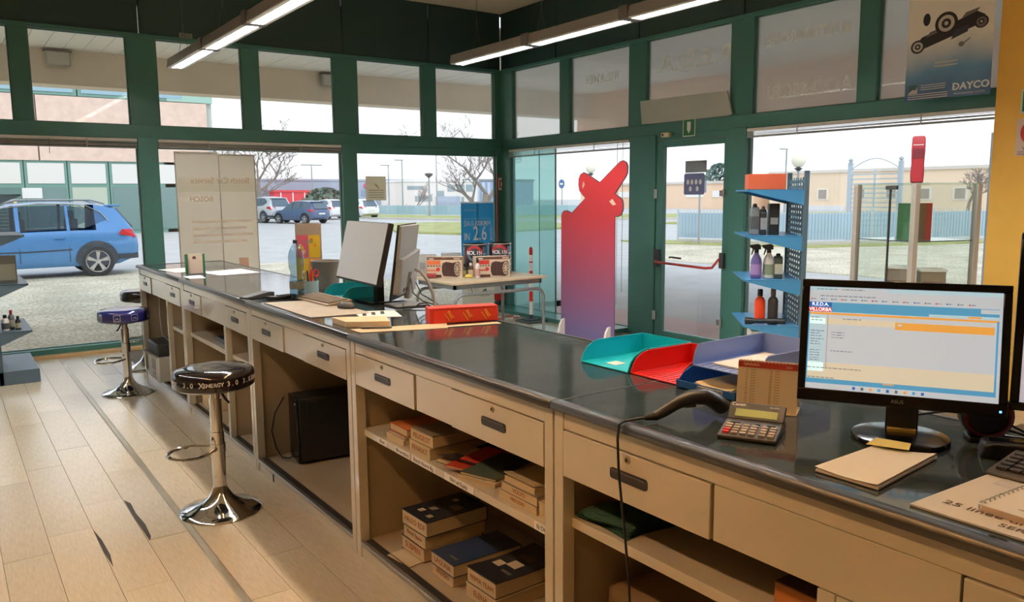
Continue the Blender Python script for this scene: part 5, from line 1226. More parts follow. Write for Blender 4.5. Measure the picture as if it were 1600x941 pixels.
MB().prism([(-.165, -.17), (.165, -.17), (.165, .065), (.06, .05), (-.06, .035), (-.165, .03)], lambda a, b, c: f5(a, b, c), -.030, .012).ob('back_shell', M('monitor_back_grey', (150, 156, 158), .5), m4, bevel=.006)
for k in range(4): MB().obox(f5, -.10+.05*k, -.155, .012, -.075+.05*k, -.135, .014).ob('port', BLACK, m4)
MB().obox(f5, -.03, -.20, .0, .03, -.05, .03).ob('neck', MGREY, m4, bevel=.004)
MB().box(-.09, -.08, 0, .09, .08, .010).ob('base', MGREY, m4, bevel=.005)
cb2 = thing('cable_bundle', 'grey cable bundle hanging behind the far monitors', 'cable', (2.075, 3.74, ZT))
MB().tube([(0, .06, .20), (.01, .02, .19), (.02, -.03, .15), (.035, -.06, .08), (.04, -.07, .02), (.03, -.10, .012)], [.008, .009, .010, .010, .009, .008], 10).ob('sleeve', MGREY, cb2, smooth=True)
MB().tube([(-.03, .06, .15), (-.05, .0, .08), (-.02, -.05, .04), (.03, -.08, .02)], .004, 6).tube([(.0, .06, .13), (.0, .0, .07), (.03, -.04, .045), (.07, -.08, .006), (.075, -.12, .006)], .0035, 6).tube([(-.06, .1, .012), (-.1, .02, .008), (-.05, -.04, .008), (.02, -.1, .007)], .0035, 6).ob('lead', BLACK, cb2, smooth=True)
psu = thing('power_adapter', 'dark power adapter lying between the cables and the red box', 'adapter', (1.97, 3.42, ZT+.001), radians(-25))
MB().box(0, 0, 0, .12, .055, .05).ob('case', M('adapter_grey', (72, 74, 76), .5), psu, bevel=.006); MB().tube([(0, .03, .03), (-.04, .05, .06), (-.07, .1, .05), (-.08, .2, .02)], .004, 6).ob('lead', BLACK, psu, smooth=True)
lf = slab('striped_leaflet', 'white leaflet with black stripes near the mouse', 'leaflet', [(1.70, 3.80), (1.65, 3.58), (1.83, 3.50), (1.90, 3.72)], ZT+.0012, .001, PAPER)
for k in range(3): MB().prism([(-.09+.05*k, -.02), (-.07+.05*k, -.025), (-.03+.05*k, .09), (-.05+.05*k, .095)], lambda a, b, c: Vector((a, b*.8, c)), .001, .0015).ob('stripe', INK, lf)
tt = letter_tray(1.83, 2.10, 4.235, 4.50, ZT+.001, .075, M('tray_teal_deep', (22, 140, 150), .35), 'deep teal letter tray behind the far keyboard', ribs=False)
mg = thing('pen_mug', 'pale blue mug holding pens and red scissors behind the bottle', 'mug', (1.80, 4.60, ZT+.001))
MB().lathe([(.036, 0), (.04, .004), (.042, .09), (.038, .09), (.036, .008)], n=24).tube([(-.04, .0, .07), (-.065, 0, .072), (-.075, 0, .05), (-.065, 0, .025), (-.04, 0, .022)], .006, 8).ob('cup', M('mug_blue', (170, 206, 218), .3), mg, smooth=True)
for k, (a, mt) in enumerate(((.3, DGREY), (1.4, RED), (2.5, MGREY), (3.6, INK), (4.4, RED))):
    MB().cyl((.018*cos(a), .018*sin(a), .01), (.034*cos(a), .034*sin(a), .13+.008*k), .0045, 7).ob('pen', mt, mg)
MB().tube([(.03+.016*cos(t*pi/5), -.0, .135+.02*sin(t*pi/5)) for t in range(10)], .005, 6, closed=True).ob('scissor_handle', RED, mg, smooth=True)
bn = thing('desk_bin', 'grey plastic cup bin standing behind the mug', 'bin', (2.02, 4.90, ZT+.001))
MB().lathe([(.075, 0), (.095, .175), (.100, .18), (.098, .184), (.090, .182), (.070, .006)], n=28).ob('shell', M('bin_grey', (128, 130, 128), .5), bn, smooth=True)
wbtl = thing('water_bottle', 'clear plastic water bottle standing behind the far keyboard', 'bottle', (1.672, 4.50, ZT+.001))
MB().lathe([(.036, 0), (.042, .006), (.043, .05), (.041, .055), (.043, .06), (.043, .105), (.041, .12), (.038, .145), (.034, .155), (.038, .168), (.044, .19), (.045, .22), (.0445, .25), (.040, .275), (.026, .305), (.014, .322), (.0125, .335)], n=28).ob('bottle_shell', CLEARP, wbtl, smooth=True)
MB().lathe([(.039, .003), (.040, .05), (.040, .115), (.002, .116)], n=24).ob('water', glass('water_clear', (228, 238, 240), 1.0), wbtl, smooth=True)
MB().lathe([(.0436, .062), (.0436, .104)], n=28).ob('label_band', glass('label_film', (214, 208, 196), .6, (196, 188, 170), .65, .6), wbtl, smooth=True)
MB().lathe([(.0145, .326), (.0145, .343), (.012, .346)], n=16).ob('cap', M('cap_dark', (50, 50, 54), .4), wbtl)
cd = thing('card_terminal', 'dark flat card terminal lying before the water bottle', 'terminal', (1.50, 4.70, ZT+.001), radians(20))
MB().prism([(-.10, 0), (.10, 0), (.10, .03), (.06, .034), (-.10, .014)], lambda a, b, c: Vector((a, c, b)), -.035, .035).ob('body', M('terminal_dark', (70, 70, 72), .5), cd, bevel=.004)
ph = thing('phone_handset', 'black cordless phone lying beside the card terminal', 'phone', (1.60, 4.56, ZT+.001), radians(10))
MB().prism([(-.09, 0), (.09, 0), (.09, .022), (.05, .026), (-.02, .018), (-.09, .024)], lambda a, b, c: Vector((a, c, b)), -.024, .024).ob('body', BLACK, ph, bevel=.005)
MB().box(-.03, -.016, .019, .04, .016, .0255).ob('keypad', DGREY, ph)
# display card with sweets-like pictures behind the far monitor
dc = thing('picture_card_stand', 'tall card stand with yellow and pink pictures behind the grey monitor', 'display', (1.97, 5.06, ZT+.001), radians(-32))
MB().box(-.085, 0, 0, .085, .006, .42).ob('board', M('stand_grey', (176, 168, 158), .7), dc, bevel=.002)
MB().prism([(.006, 0), (.10, 0), (.006, .3)], lambda a, b, c: Vector((c, a, b)), -.003, .003).ob('strut', CARD, dc)
pcols = [M('pic_yellow', (232, 206, 60), .6), M('pic_pink', (228, 104, 140), .6), M('pic_orange', (236, 150, 70), .6), M('pic_green', (150, 190, 90), .6), M('pic_mauve', (176, 130, 160), .6), M('pic_cream', (240, 226, 180), .6)]
rp = random.Random(9)
for r in range(2):
    for c in range(2):
        x0, z0 = -.075+.077*c, .04+.155*r
        MB().box(x0, -.0015, z0, x0+.072, 0, z0+.148).ob('picture', pcols[(r+c*2) % 3], dc)
        for k in range(7):
            cx_, cz_, rr_ = x0+rp.uniform(.014, .058), z0+rp.uniform(.02, .13), rp.uniform(.008, .016)
            MB().cyl((cx_, -.0015, cz_), (cx_, -.0022, cz_), rr_, 9).ob('picture_blob', pcols[rp.randrange(6)], dc)
# leaflet holder and loose papers at the far end
lh = thing('leaflet_holder', 'small leaflet holder with green edged leaflets at the far counter end', 'holder', (1.60, 6.48, ZT+.0025), radians(-8))
MB().box(-.075, 0, 0, .075, .05, .004).box(-.075, .046, 0, .075, .05, .15).ob('holder', CLEARP, lh)
MB().box(-.072, .03, .004, .072, .044, .155).ob('leaflet_pack', M('leaflet_cream', (222, 206, 180), .7), lh)
MB().box(-.072, .0288, .004, -.052, .030, .155).box(.056, .0288, .004, .072, .030, .155).ob('edge_band', M('leaflet_green', (38, 110, 66), .6), lh)
MB().cyl((-.005, .0298, .125), (-.005, .0285, .125), .014, 14).ob('emblem', M('emblem_brown', (96, 60, 50), .6), lh)
MB().box(-.045, .022, .004, .05, .028, .115).ob('front_leaflet', M('leaflet_pink', (224, 200, 180), .7), lh)
slab('counter_sheet', 'pale printed sheet lying behind the leaflet holder', 'paper', [(1.66, 6.62), (1.72, 6.25), (2.04, 6.30), (2.02, 6.72)], ZT+.0012, .0008, PAPER)
slab('counter_sheet', 'pale sheet near the far counter end in front of the green post', 'paper', [(1.45, 7.10), (1.50, 6.70), (1.75, 6.72), (1.72, 7.14)], ZT+.0012, .0008, M('paper_grey', (206, 200, 188), .8))
slab('counter_sheet', 'small slip lying just before the leaflet holder', 'paper', [(1.47, 6.36), (1.47, 6.14), (1.58, 6.12), (1.60, 6.36)], ZT+.0012, .0008, PAPER)
# ================================================================== THE SHOP FLOOR BEYOND THE COUNTER
# table in the corner
tb_ = thing('display_table', 'wooden topped table with bent grey tube legs in the shop corner', 'table', (4.03, 6.63, 0)); TX, TY = 1.165, .80
MB().box(0, 0, .725, TX, TY, .750).ob('table_top', WOOD, tb_, bevel=.004)
MB().box(.04, .04, .675, TX-.04, .065, .725).box(.04, TY-.065, .675, TX-.04, TY-.04, .725).box(.04, .04, .675, .065, TY-.04, .725).box(TX-.065, .04, .675, TX-.04, TY-.04, .725).ob('apron', STEEL, tb_)
for y in (.02, TY-.02):
    pts = [(.03, y, 0), (.03, y, .52)]+[(.03+.10-.10*cos(a), y, .52+.10*sin(a)) for a in [pi*k/12 for k in range(1, 7)]]+[(TX-.13+.10*sin(a), y, .52+.10*cos(a)) for a in [pi*k/12 for k in range(0, 7)]]+[(TX-.03, y, .52), (TX-.03, y, 0)]
    MB().tube(pts, .017, 10).ob('leg_frame', STEEL, tb_, smooth=True)
    for x in (.25, TX-.25): MB().cyl((x, y, .62), (x, y+(.03 if y < .1 else -.03), .69), .010, 8).ob('bracket', STEEL, tb_)
ZT2 = .7512
BOXC = M('tyre_box_cream', (218, 198, 172), .6); BOXR = M('tyre_box_red', (206, 56, 48), .5); BOXO = M('tyre_box_orange', (232, 120, 70), .5); BOXB = M('tyre_box_brown', (92, 52, 40), .5); TYB = M('tyre_print', (66, 44, 38), .6)
def tyre_box(loc, rz, label, red):
    o = thing('tyre_kit_box', label, 'box', loc, rz, 'tyre picture boxes on the table')
    W_, H_, D_ = .365, .212, .16
    MB().box(0, 0, 0, W_, D_, H_).ob('carton', BOXC, o, bevel=.002)
    f_ = fr3((0, 0, 0), (1, 0, 0), (0, 0, 1))
    rect_prints(o, f_, [('band', BOXB, 0, .185, W_, H_), ('band', BOXR if red else BOXO, 0, .135, .14, .178), ('band', BOXB, .0, .0, .15, .03), ('band', BOXR if red else BOXO, .0, .068, .10, .082)])
    rect_prints(o, f_, [('small_mark', TYB, .005+.03*k, .115, .022+.03*k, .128) for k in range(5)]+[('small_mark', WINK, .02, .192, .07, .2), ('small_mark', BOXC, .28, .192, .35, .203)], c=.0013)
    MB().prism([(.115+.021*cos(t*pi/8), .085+.021*sin(t*pi/8)) for t in range(16)], f_, .0006, .0016).ob('badge', BOXR, o)
    body = [(.17, .015), (.155, .06), (.155, .11), (.165, .15), (.20, .165), (.27, .155), (.335, .168), (.35, .14), (.355, .08), (.34, .02), (.31, .006), (.25, .012)]
    MB().prism(body, f_, .0006, .0016).ob('tyre_picture', TYB, o)
    c = (.318, .09); el = lambda rx, ry, n=18: [(c[0]+rx*cos(2*pi*t/n), c[1]+ry*sin(2*pi*t/n)) for t in range(n)]
    MB().prism(el(.034, .068), f_, .0016, .002).ob('rim_picture', BOXC, o)
    MB().prism(el(.029, .06), f_, .002, .0023).ob('rim_shade', M('rim_shade', (54, 40, 36), .6), o)
    m = MB()
    for k in range(10):
        a = 2*pi*k/10; m.prism([(c[0]+.004*cos(a+1.3), c[1]+.008*sin(a+1.3)), (c[0]+.03*cos(a-.12), c[1]+.06*sin(a-.12)), (c[0]+.03*cos(a+.12), c[1]+.06*sin(a+.12)), (c[0]+.004*cos(a-1.3), c[1]+.008*sin(a-1.3))], f_, .0023, .0026)
    tag(m.ob('spoke_print', BOXC, o), kind='stuff')
    for k in range(3): MB().prism([(.18+.04*k, .02), (.186+.04*k, .02), (.188+.04*k, .155), (.182+.04*k, .155)], f_, .0016, .002).ob('tread_line', BOXB, o)
    return o
tyre_box((4.10, 7.255, ZT2), atan2(-.234, .279), 'tyre picture box with orange band on the end of the table near the grey screen', False)
tyre_box((4.497, 6.925, ZT2), atan2(-.125, .352), 'tyre picture box with red band at the table corner by the red cutout', True)
CANL = M('can_label_black', (40, 32, 38), .35); CANR = M('can_label_red', (176, 52, 56), .4); CANM = M('can_label_steel', (120, 136, 150), .3, .4)
def can(loc, rz, label):
    o = thing('oil_can', label, 'can', loc, rz, 'big ROLIN cans on the table'); r, h = .125, .335
    MB().lathe([(r-.004, 0), (r, .004), (r, h-.012), (r-.003, h-.008), (r-.003, h), (.002, h)], n=32).ob('can_body', CANL, o, smooth=True)
    MB().lathe([(r+.0015, h-.012), (r+.003, h-.006), (r+.0015, h)], n=32).ob('lid_rim', ALU, o, smooth=True)
    def patch(nm, mat, a0, a1, z0, z1, off, n=10):
        vs = []; 
        for i in range(n+1):
            a = -pi/2+a0+(a1-a0)*i/n; vs += [((r+off)*cos(a), (r+off)*sin(a), z0), ((r+off)*cos(a), (r+off)*sin(a), z1)]
        MB().add(vs, [(2*i, 2*i+2, 2*i+3, 2*i+1) for i in range(n)]).ob(nm, mat, o)
    patch('side_label', CANM, .75, 1.6, .03, .30, .0006); patch('side_label', CANM, -1.6, -.95, .03, .30, .0006)
    for k in range(3): patch('side_line', WINK, .85, 1.5, .1+.06*k, .112+.06*k, .001)
    def ringarc(nm, mat, rad0, rad1, t0, t1, zc, off):
        vs = []; n = 22
        for i in range(n+1):
            t = t0+(t1-t0)*i/n
            for q in (rad0, rad1):
                a = -pi/2+q*cos(t)/r; vs.append(((r+off)*cos(a), (r+off)*sin(a), zc+q*sin(t)))
        MB().add(vs, [(2*i, 2*i+2, 2*i+3, 2*i+1) for i in range(n)]).ob(nm, mat, o)
    ringarc('red_arc', CANR, .055, .085, 0.0, pi, .235, .0009); ringarc('grey_arc', CANM, .055, .085, pi, 2*pi, .235, .0009); ringarc('red_rim', CANR, .098, .102, 0, 2*pi, .215, .0012)
    for i, ch in enumerate('ROLIN'):
        a = -pi/2+(i-2)*.034/r
        txt(ch, o, ((r+.0016)*cos(a), (r+.0016)*sin(a), .24), (-sin(a), cos(a), 0), (0, 0, 1), .056, WINK, name='letter', bold=.001)
    txt('OIL', o, (0, -(r+.0016), .165), (1, 0, 0), (0, 0, 1), .026, WINK, name='letter')
    return o
can((4.665, 7.21, ZT2), -.62, 'big black ROLIN can standing between the two tyre boxes')
can((4.945, 7.145, ZT2), -.62, 'big black ROLIN can standing behind the red banded tyre box')
for x, y, lab, h, rz in ((4.08, 7.42, 'grey carton behind the tyre box at the table end', .235, -.45), (4.37, 7.40, 'grey carton in the middle of the table, beside the black can', .235, -.35)):
    o = thing('grey_carton', lab, 'box', (x, y-.05, ZT2), rz, None)
    if x > 4.2: o.location = (4.36, 7.39, ZT2)
    else: o.location = (4.06, 7.41, ZT2)
    MB().box(-.0, 0, 0, .21, .05, h).ob('carton', M('carton_pale_grey', (186, 184, 182), .6), o, bevel=.002)
    MB().box(.03, -.001, .08, .09, 0, .15).ob('print', M('carton_mid_grey', (150, 150, 152), .6), o)
wl = thing('red_wallet', 'small red case lying at the table end beside the tyre box', 'case', (4.05, 7.18, ZT2), -.5)
MB().box(0, 0, 0, .10, .07, .022).ob('lower_half', M('case_maroon', (132, 48, 46), .5), wl, bevel=.005); MB().box(0, 0, .024, .10, .07, .046).ob('upper_half', M('case_red', (170, 64, 60), .5), wl, bevel=.005)
def small_bottle(loc, r, h, body, capm, label, band=None, group=None):
    o = thing('small_bottle', label, 'bottle', loc, 0, group)
    MB().lathe([(r*.9, 0), (r, .003), (r, h*.66), (r*.75, h*.74), (r*.4, h*.78), (r*.4, h*.84)], n=18).ob('bottle_body', body, o, smooth=True)
    MB().lathe([(r*.5, h*.8), (r*.5, h*.98), (r*.4, h)], n=14).ob('cap', capm, o, smooth=True)
    if band: MB().lathe([(r*1.01, h*.12), (r*1.01, h*.5)], n=18).ob('label', band, o, smooth=True)
    return o
small_bottle((4.535, 7.09, ZT2), .032, .14, M('bottle_amber', (92, 66, 48), .3), WHITE, 'dark bottle with white cap before the middle can', M('label_cream', (226, 214, 186), .6))
small_bottle((4.475, 7.13, ZT2), .03, .13, M('bottle_black', (40, 38, 36), .3), BLACK, 'black bottle with label beside the orange banded tyre box', M('label_olive', (156, 146, 96), .6))
small_bottle((4.47, 6.86, ZT2), .026, .20, M('bottle_white', (214, 206, 200), .3), BLACK, 'slim white bottle with black cap before the red banded tyre box', M('label_rose', (196, 150, 140), .6))
yb = thing('yellow_bag', 'small crumpled yellow packet lying among the bottles', 'packet', (4.44, 6.98, ZT2))
MB().lathe([(.045, 0), (.05, .012), (.035, .03), (.012, .036)], n=9).ob('packet', M('packet_yellow', (206, 186, 92), .6), yb, smooth=True)
# blue roll-up banner
ban = thing('rollup_banner', 'blue banner stand reading DA 0-100KM/H IN 2.6 SEC, behind the table', 'banner', (5.86, 8.98, 0), radians(-3))
BANB = glass('banner_blue', (110, 200, 235), .3, (88, 190, 228), .95, .75)
MB().box(-.25, -.002, .46, .25, .002, 1.50).ob('blue_field', BANB, ban)
MB().box(-.25, -.002, .06, .25, .002, .46).ob('white_field', glass('banner_white', (240, 236, 226), .3, (240, 236, 224), .96, .5), ban)
MB().box(-.26, -.09, 0, .26, .09, .06).ob('cassette', ALU, ban, bevel=.01); MB().box(-.252, -.008, 1.495, .252, .008, 1.515).ob('top_rail', ALU, ban); MB().cyl((0, .012, .05), (0, .012, 1.5), .010, 8).ob('mast', ALU, ban)
for t_, z_, s_, x_ in (('DA 0-100KM/H', 1.225, .098, 0), ('IN', 1.05, .13, -.165), ('2.6', 1.085, .27, .035)):
    txt(t_, ban, (x_, -.003, z_), (1, 0, 0), (0, 0, 1), s_, WINK, .66, bold=.002 if s_ > .1 else .0004)
txt('SECONDI', ban, (.212, -.003, 1.09), (0, 0, 1), (-1, 0, 0), .05, WINK, .9)
MB().box(-.20, -.003, 1.40, -.02, -.0022, 1.405).ob('line', WINK, ban); MB().box(-.21, -.003, 1.29, .21, -.0022, 1.293).ob('line', WINK, ban)
txt('SACHS', ban, (.10, -.003, .25), (1, 0, 0), (0, 0, 1), .05, M('banner_ink', (96, 100, 104), .6)); MB().prism([(.06, .30), (.09, .34), (.10, .33), (.12, .35), (.13, .30), (.10, .31)], lambda a, b, c: Vector((a, -.003-c*.0005, b)), 0, 1).ob('emblem', M('banner_ink', (96, 100, 104), .6), ban)
MB().box(-.18, -.003, .33, .0, -.0022, .342).ob('line', M('banner_line', (196, 190, 176), .6), ban)
# corner post fittings
ex = thing('fire_extinguisher', 'red fire extinguisher with white label hung on the corner post', 'extinguisher', (6.31, 9.14, .13))
MB().lathe([(.03, 0), (.07, .012), (.085, .05), (.085, .42), (.07, .47), (.03, .50), (.022, .53)], n=24).ob('cylinder', M('extinguisher_red', (206, 44, 48), .25), ex, smooth=True)
MB().lathe([(.0858, .13), (.0858, .36)], n=24).ob('label', M('extinguisher_label', (232, 226, 220), .5), ex, smooth=True)
MB().box(-.02, -.015, .53, .02, .015, .57).box(-.02, -.10, .57, .02, .03, .585).ob('valve', BLACK, ex)
MB().tube([(.02, 0, .55), (.10, -.02, .50), (.115, -.03, .3), (.105, -.02, .1)], .012, 8).ob('hose', BLACK, ex, smooth=True)
MB().box(-.03, .086, .3, .03, .13, .36).ob('wall_bracket', DGREY, ex)
es2 = thing('extinguisher_sign', 'small white and red pictogram on the corner post over the extinguisher', 'sign', (6.463, YB-.020, 1.755))
MB().obox(fb, -.055, -.085, 0, .06, .085, .003).ob('plate', WHITE, es2); MB().obox(fb, -.035, -.055, .003, .03, .055, .004).ob('pictogram', M('sign_red', (196, 40, 36), .5), es2); MB().obox(fb, -.012, -.035, .004, .012, .03, .005).ob('symbol', WINK, es2)
rp_ = struct('trim_2', MB().cyl((6.395, YB-.022, .05), (6.395, YB-.022, 1.90), .014, 8), M('pipe_maroon', (150, 60, 66), .5))
# chain post and chain
cp = thing('chain_post', 'red and white plastic chain post on a flat black base', 'post', (6.12, 8.10, 0))
cp.location = (6.03, 8.02, 0)
MB().box(-.15, -.15, 0, .15, .15, .022).prism([(-.09, -.09), (.09, -.09), (.09, .09), (-.09, .09)], lambda a, b, c: Vector((a, b, c)), .022, .04).ob('base', M('post_base_grey', (74, 84, 80), .7), cp, bevel=.01)
zz = .04
for k, (mat, dz) in enumerate(((DGREY, .05), (WHITE, .17), (RED, .13), (WHITE, .13), (RED, .13), (WHITE, .10), (RED, .02), (WHITE, .08), (RED, .06))):
    MB().cyl((0, 0, zz), (0, 0, zz+dz), .024, 14).ob('band', mat, cp); zz += dz
MB().lathe([(.024, zz), (.022, zz+.02), (.008, zz+.04)], n=14).ob('finial', RED, cp, smooth=True)
ch = thing('plastic_chain', 'coil of red and white plastic chain on the floor near the corner', 'chain', (5.92, 8.42, 0))
for k in range(26):
    a = 2*pi*k/26; p = Vector((.20*cos(a), .10*sin(a), .012)); t = Vector((-.20*sin(a), .10*cos(a), 0)).normalized(); s = Vector((-t.y, t.x, 0)) if k % 2 else Vector((0, 0, 1))
    s = s*(.010 if k % 2 else .008)
    MB().tube([p+t*.028*cos(q*pi/4)+s*sin(q*pi/4) for q in range(8)], .0035, 5, closed=True).ob('link', RED if (k//3) % 2 else WHITE, ch)
# red cut-out standee
STR = bpy.data.materials.new('standee_red_violet_print'); STR.use_nodes = True
n = STR.node_tree; b = n.nodes['Principled BSDF']; b.inputs['Roughness'].default_value = .45
t = n.nodes.new('ShaderNodeTexCoord'); sx_ = n.nodes.new('ShaderNodeSeparateXYZ'); mr = n.nodes.new('ShaderNodeMapRange'); cr = n.nodes.new('ShaderNodeValToRGB')
mr.inputs['From Min'].default_value = 0; mr.inputs['From Max'].default_value = 1.9
cr.color_ramp.elements[0].color = lin((100, 92, 136)); cr.color_ramp.elements[0].position = .08
cr.color_ramp.elements[1].color = lin((216, 56, 60)); cr.color_ramp.elements[1].position = .92
e = cr.color_ramp.elements.new(.40); e.color = lin((146, 74, 100)); e = cr.color_ramp.elements.new(.72); e.color = lin((186, 48, 56))
n.links.new(t.outputs['Object'], sx_.inputs[0]); n.links.new(sx_.outputs['Z'], mr.inputs[0]); n.links.new(mr.outputs[0], cr.inputs[0]); n.links.new(cr.outputs[0], b.inputs['Base Color'])
stn = thing('cutout_standee', 'tall red and violet cutout with a crossed top standing before the shop windows', 'standee', (5.4, 6.2, 0))
def rnd_end(p, q, r, n=7):
    """semicircular end cap around centre p, pointing away from q"""
    a0 = atan2(p[1]-q[1], p[0]-q[0]); return [(p[0]+r*cos(a0-pi/2+pi*k/n), p[1]+r*sin(a0-pi/2+pi*k/n)) for k in range(n+1)]
# outline in (right = -Y, up = Z), right measured from Y = 6.2
out_ = [(-.445, 0), (-.44, 1.36), (-.43, 1.40), (-.40, 1.425), (-.34, 1.43), (-.295, 1.415), (-.27, 1.405), (-.05, 1.56), (-.10, 1.60), (-.145, 1.64), (-.16, 1.70), (-.155, 1.76), (-.13, 1.80), (-.08, 1.82), (-.03, 1.805), (.165, 1.715),
        (.42, 1.885), (.46, 1.91), (.505, 1.917), (.545, 1.90), (.562, 1.865), (.558, 1.80), (.535, 1.765), (.385, 1.605), (.46, 1.565), (.492, 1.545), (.503, 1.50), (.503, 1.45), (.475, 1.40), (.43, 1.385), (.39, 1.388), (.395, 0)]
fs2 = fr3((0, 0, 0), (0, -1, 0), (0, 0, 1))
MB().prism(out_, fs2, -.012, 0).ob('board', STR, stn)
edge = MB().tube([fs2(a, b, -.006) for a, b in out_[1:-1]], .0075, 5); edge.ob('edge_band', M('standee_edge', (86, 66, 84), .6), stn, smooth=True)
for x in (-.39, .335):
    MB().prism([(-.22, 0), (.02, 0), (.02, .28), (-.03, .27), (-.06, .22), (-.10, .06), (-.22, .03)], lambda a, b, c: Vector((a, -(x+c), b)), -.012, .012).ob('foot', M('standee_foot_white', (232, 226, 218), .6), stn)
MB().prism([(-.10, 1.68), (-.085, 1.66), (-.06, 1.70), (-.075, 1.735), (-.09, 1.72)], fs2, .0003, .001).ob('painted_glint', M('standee_cream', (236, 206, 180), .6), stn)  # glints on the board drawn as flat cream patches
MB().prism([(.31, 1.53), (.355, 1.555), (.41, 1.50), (.36, 1.49)], fs2, .0003, .001).ob('painted_glint', M('standee_cream', (236, 206, 180), .6), stn)
# white two-leaf standee seen from behind
ws = thing('rollup_standee', 'tall white two panel display seen from its back, by the far counter end', 'standee', (2.385, 8.58, 0), 0)
STW2 = glass('standee_sheet', (240, 232, 220), .3, (252, 246, 234), .95, .78)
MB().box(-.405, -.004, .05, .018, .0, 2.05).ob('sheet', STW2, ws); MB().box(.022, -.004, .05, .39, .0, 2.035).ob('sheet', STW2, ws)
MB().box(.016, -.008, .05, .024, .004, 2.04).ob('centre_rail', M('standee_rail', (150, 140, 126), .5), ws)
MB().box(-.412, -.012, 2.045, .02, .008, 2.062).box(.02, -.012, 2.03, .396, .008, 2.047).ob('top_rail', M('standee_rail', (150, 140, 126), .5), ws)
MB().box(-.412, -.008, .05, -.404, .006, 2.05).box(.389, -.008, .05, .397, .006, 2.035).ob('edge_rail', M('standee_rail', (150, 140, 126), .5), ws)
MB().box(-.42, -.14, 0, .41, .14, .05).ob('foot', ALU, ws, bevel=.006)
GH = glass('ghost_print', (255, 250, 246), .1, (238, 224, 212), .3, .6); GR = glass('ghost_print_red', (255, 240, 232), .1, (226, 196, 180), .4, .6); GB2 = glass('ghost_band', (250, 250, 246), .1, (238, 232, 222), .15, .6)
MB().box(-.40, -.0052, 1.66, .39, -.0044, 1.80).ob('print_band', GB2, ws)
for s_, x_, z_, sz in (('Bosch Car Service', .03, 1.77, .085), ('BOSCH', -.17, 1.58, .075)):
    txt(s_, ws, (x_, -.0055, z_), (-1, 0, 0), (0, 0, 1), sz, GR, .95)
for k in range(4): MB().box(-.28, -.005, 1.34-.07*k, .34-.06*(k % 2), -.0044, 1.365-.07*k).ob('print_line', GH, ws)
MB().box(.18, -.005, .86, .28, -.0044, .96).ob('print_field', GR, ws)
# pixelated sign, built as paper, on the corner window
psn = thing('window_notice', 'pixelated notice, built as a grey beige sheet stuck on the window above the grey screen', 'notice', (4.555, YB+.040, 1.70))
MB().obox(fb, -.135, -.155, 0, .145, .15, .002).ob('sheet', glass('notice_beige', (240, 234, 216), .3, (240, 232, 212), .88, .85), psn)
MB().prism([(-.02, .06), (.01, .05), (.05, .0), (.045, -.01), (.0, .03)], fb, .002, .0025).ob('emblem', M('notice_ochre', (186, 166, 110), .8), psn)
for k in range(4): MB().obox(fb, -.10, -.03-.03*k, .002, .11, -.022-.03*k, .0025).ob('text_line', M('notice_line', (160, 150, 130), .8), psn)
# ---- gondola shelving
def gondola(loc, rz, length, depth, levels, base_h, height, label, mat, pmat, near_gap=0.0):
    """upright board along local +x from the near post, shelves reach out along local +y"""
    o = thing('shelf_unit', label, 'shelving', loc, rz)
    for x in (0, length-.03): MB().box(x, -.035, 0, x+.03, .0, height).ob('upright', M('upright_slate', (74, 98, 110), .45), o, bevel=.002)
    # perforated board: strips between rows of holes
    m = MB(); z = .16; ph, hs, pc_, hc_ = .042, .018, .085, .052; nC = int((length-.06)/pc_); y0, y1 = -.014, -.010
    x0b = .03; x1b = length-.03
    while z < height-.05:
        m.box(x0b, y0, z, x1b, y1, z+ph-hs)
        x = x0b
        m.box(x0b, y0, z+ph-hs, x0b+.016, y1, z+ph)
        for c in range(nC):
            m.box(x0b+.016+pc_*c+hc_, y0, z+ph-hs, min(x1b, x0b+.016+pc_*(c+1)), y1, z+ph)
        z += ph
    tag(m.ob('perforated_board', pmat, o), kind='stuff')
    for z in levels:
        s = MB().box(.004, 0, z-.006, length-.004, depth, z).box(.004, depth-.004, z-.012, length-.004, depth, z+.002).ob('shelf', mat, o)
        for x in (.004, length-.008):
            MB().prism([(0, z-.001), (depth, z-.001), (depth, z-.012), (.0, z-.115)], lambda a, b, c: Vector((c, a, b)), x, x+.004).ob('bracket', mat, o)
    MB().box(0, -.035, 0, length, depth+.03, base_h).ob('base', mat, o, bevel=.004)
    return o
az = atan2(.57, .82)
P0 = Vector((5.16, 3.535, 0)); ang = az+radians(11)
gd = gondola(P0, ang, .68, .405, (.61, .955, 1.285, 1.625), .14, 1.76, 'blue shelf unit with perforated board and car care goods, by the glass door', SHELFB, M('perforated_slate', (92, 124, 136), .5))
dx = Vector((cos(ang), sin(ang), 0)); dy = Vector((-sin(ang), cos(ang), 0))
def on(s, d, z): p = P0+dx*s+dy*d; return (p.x, p.y, z+.001)
def goods_box(s, d, z, w_, dp, h, mat, label, extra=None):
    o = thing('goods_box', label, 'box', on(s, d, z), ang+pi/2); MB().box(0, -dp, 0, w_, 0, h).ob('carton', mat, o, bevel=.002)
    if extra: extra(o, w_, dp, h)
    return o
def ex1(o, w_, dp, h):
    MB().box(.0, .0002, .01, .10, .001, h-.012).ob('picture', M('picture_dark', (64, 50, 44), .5), o); MB().box(.21, .0002, .0, .23, .001, h).ob('stripe', M('box_pale_orange', (236, 190, 160), .5), o)
    for k in range(5): MB().cyl((.02+.018*k, .001, .03+.014*(k % 3)), (.02+.018*k, .0016, .03+.014*(k % 3)), .010, 8).ob('picture_spot', M('picture_green', (110, 130, 80), .5), o)
b1 = goods_box(.05, .40, 1.625, .27, .20, .115, M('goods_orange', (206, 96, 60), .45), 'orange product box on the top shelf of the blue unit', None)
b1.location = on(.05, .12, 1.625); 
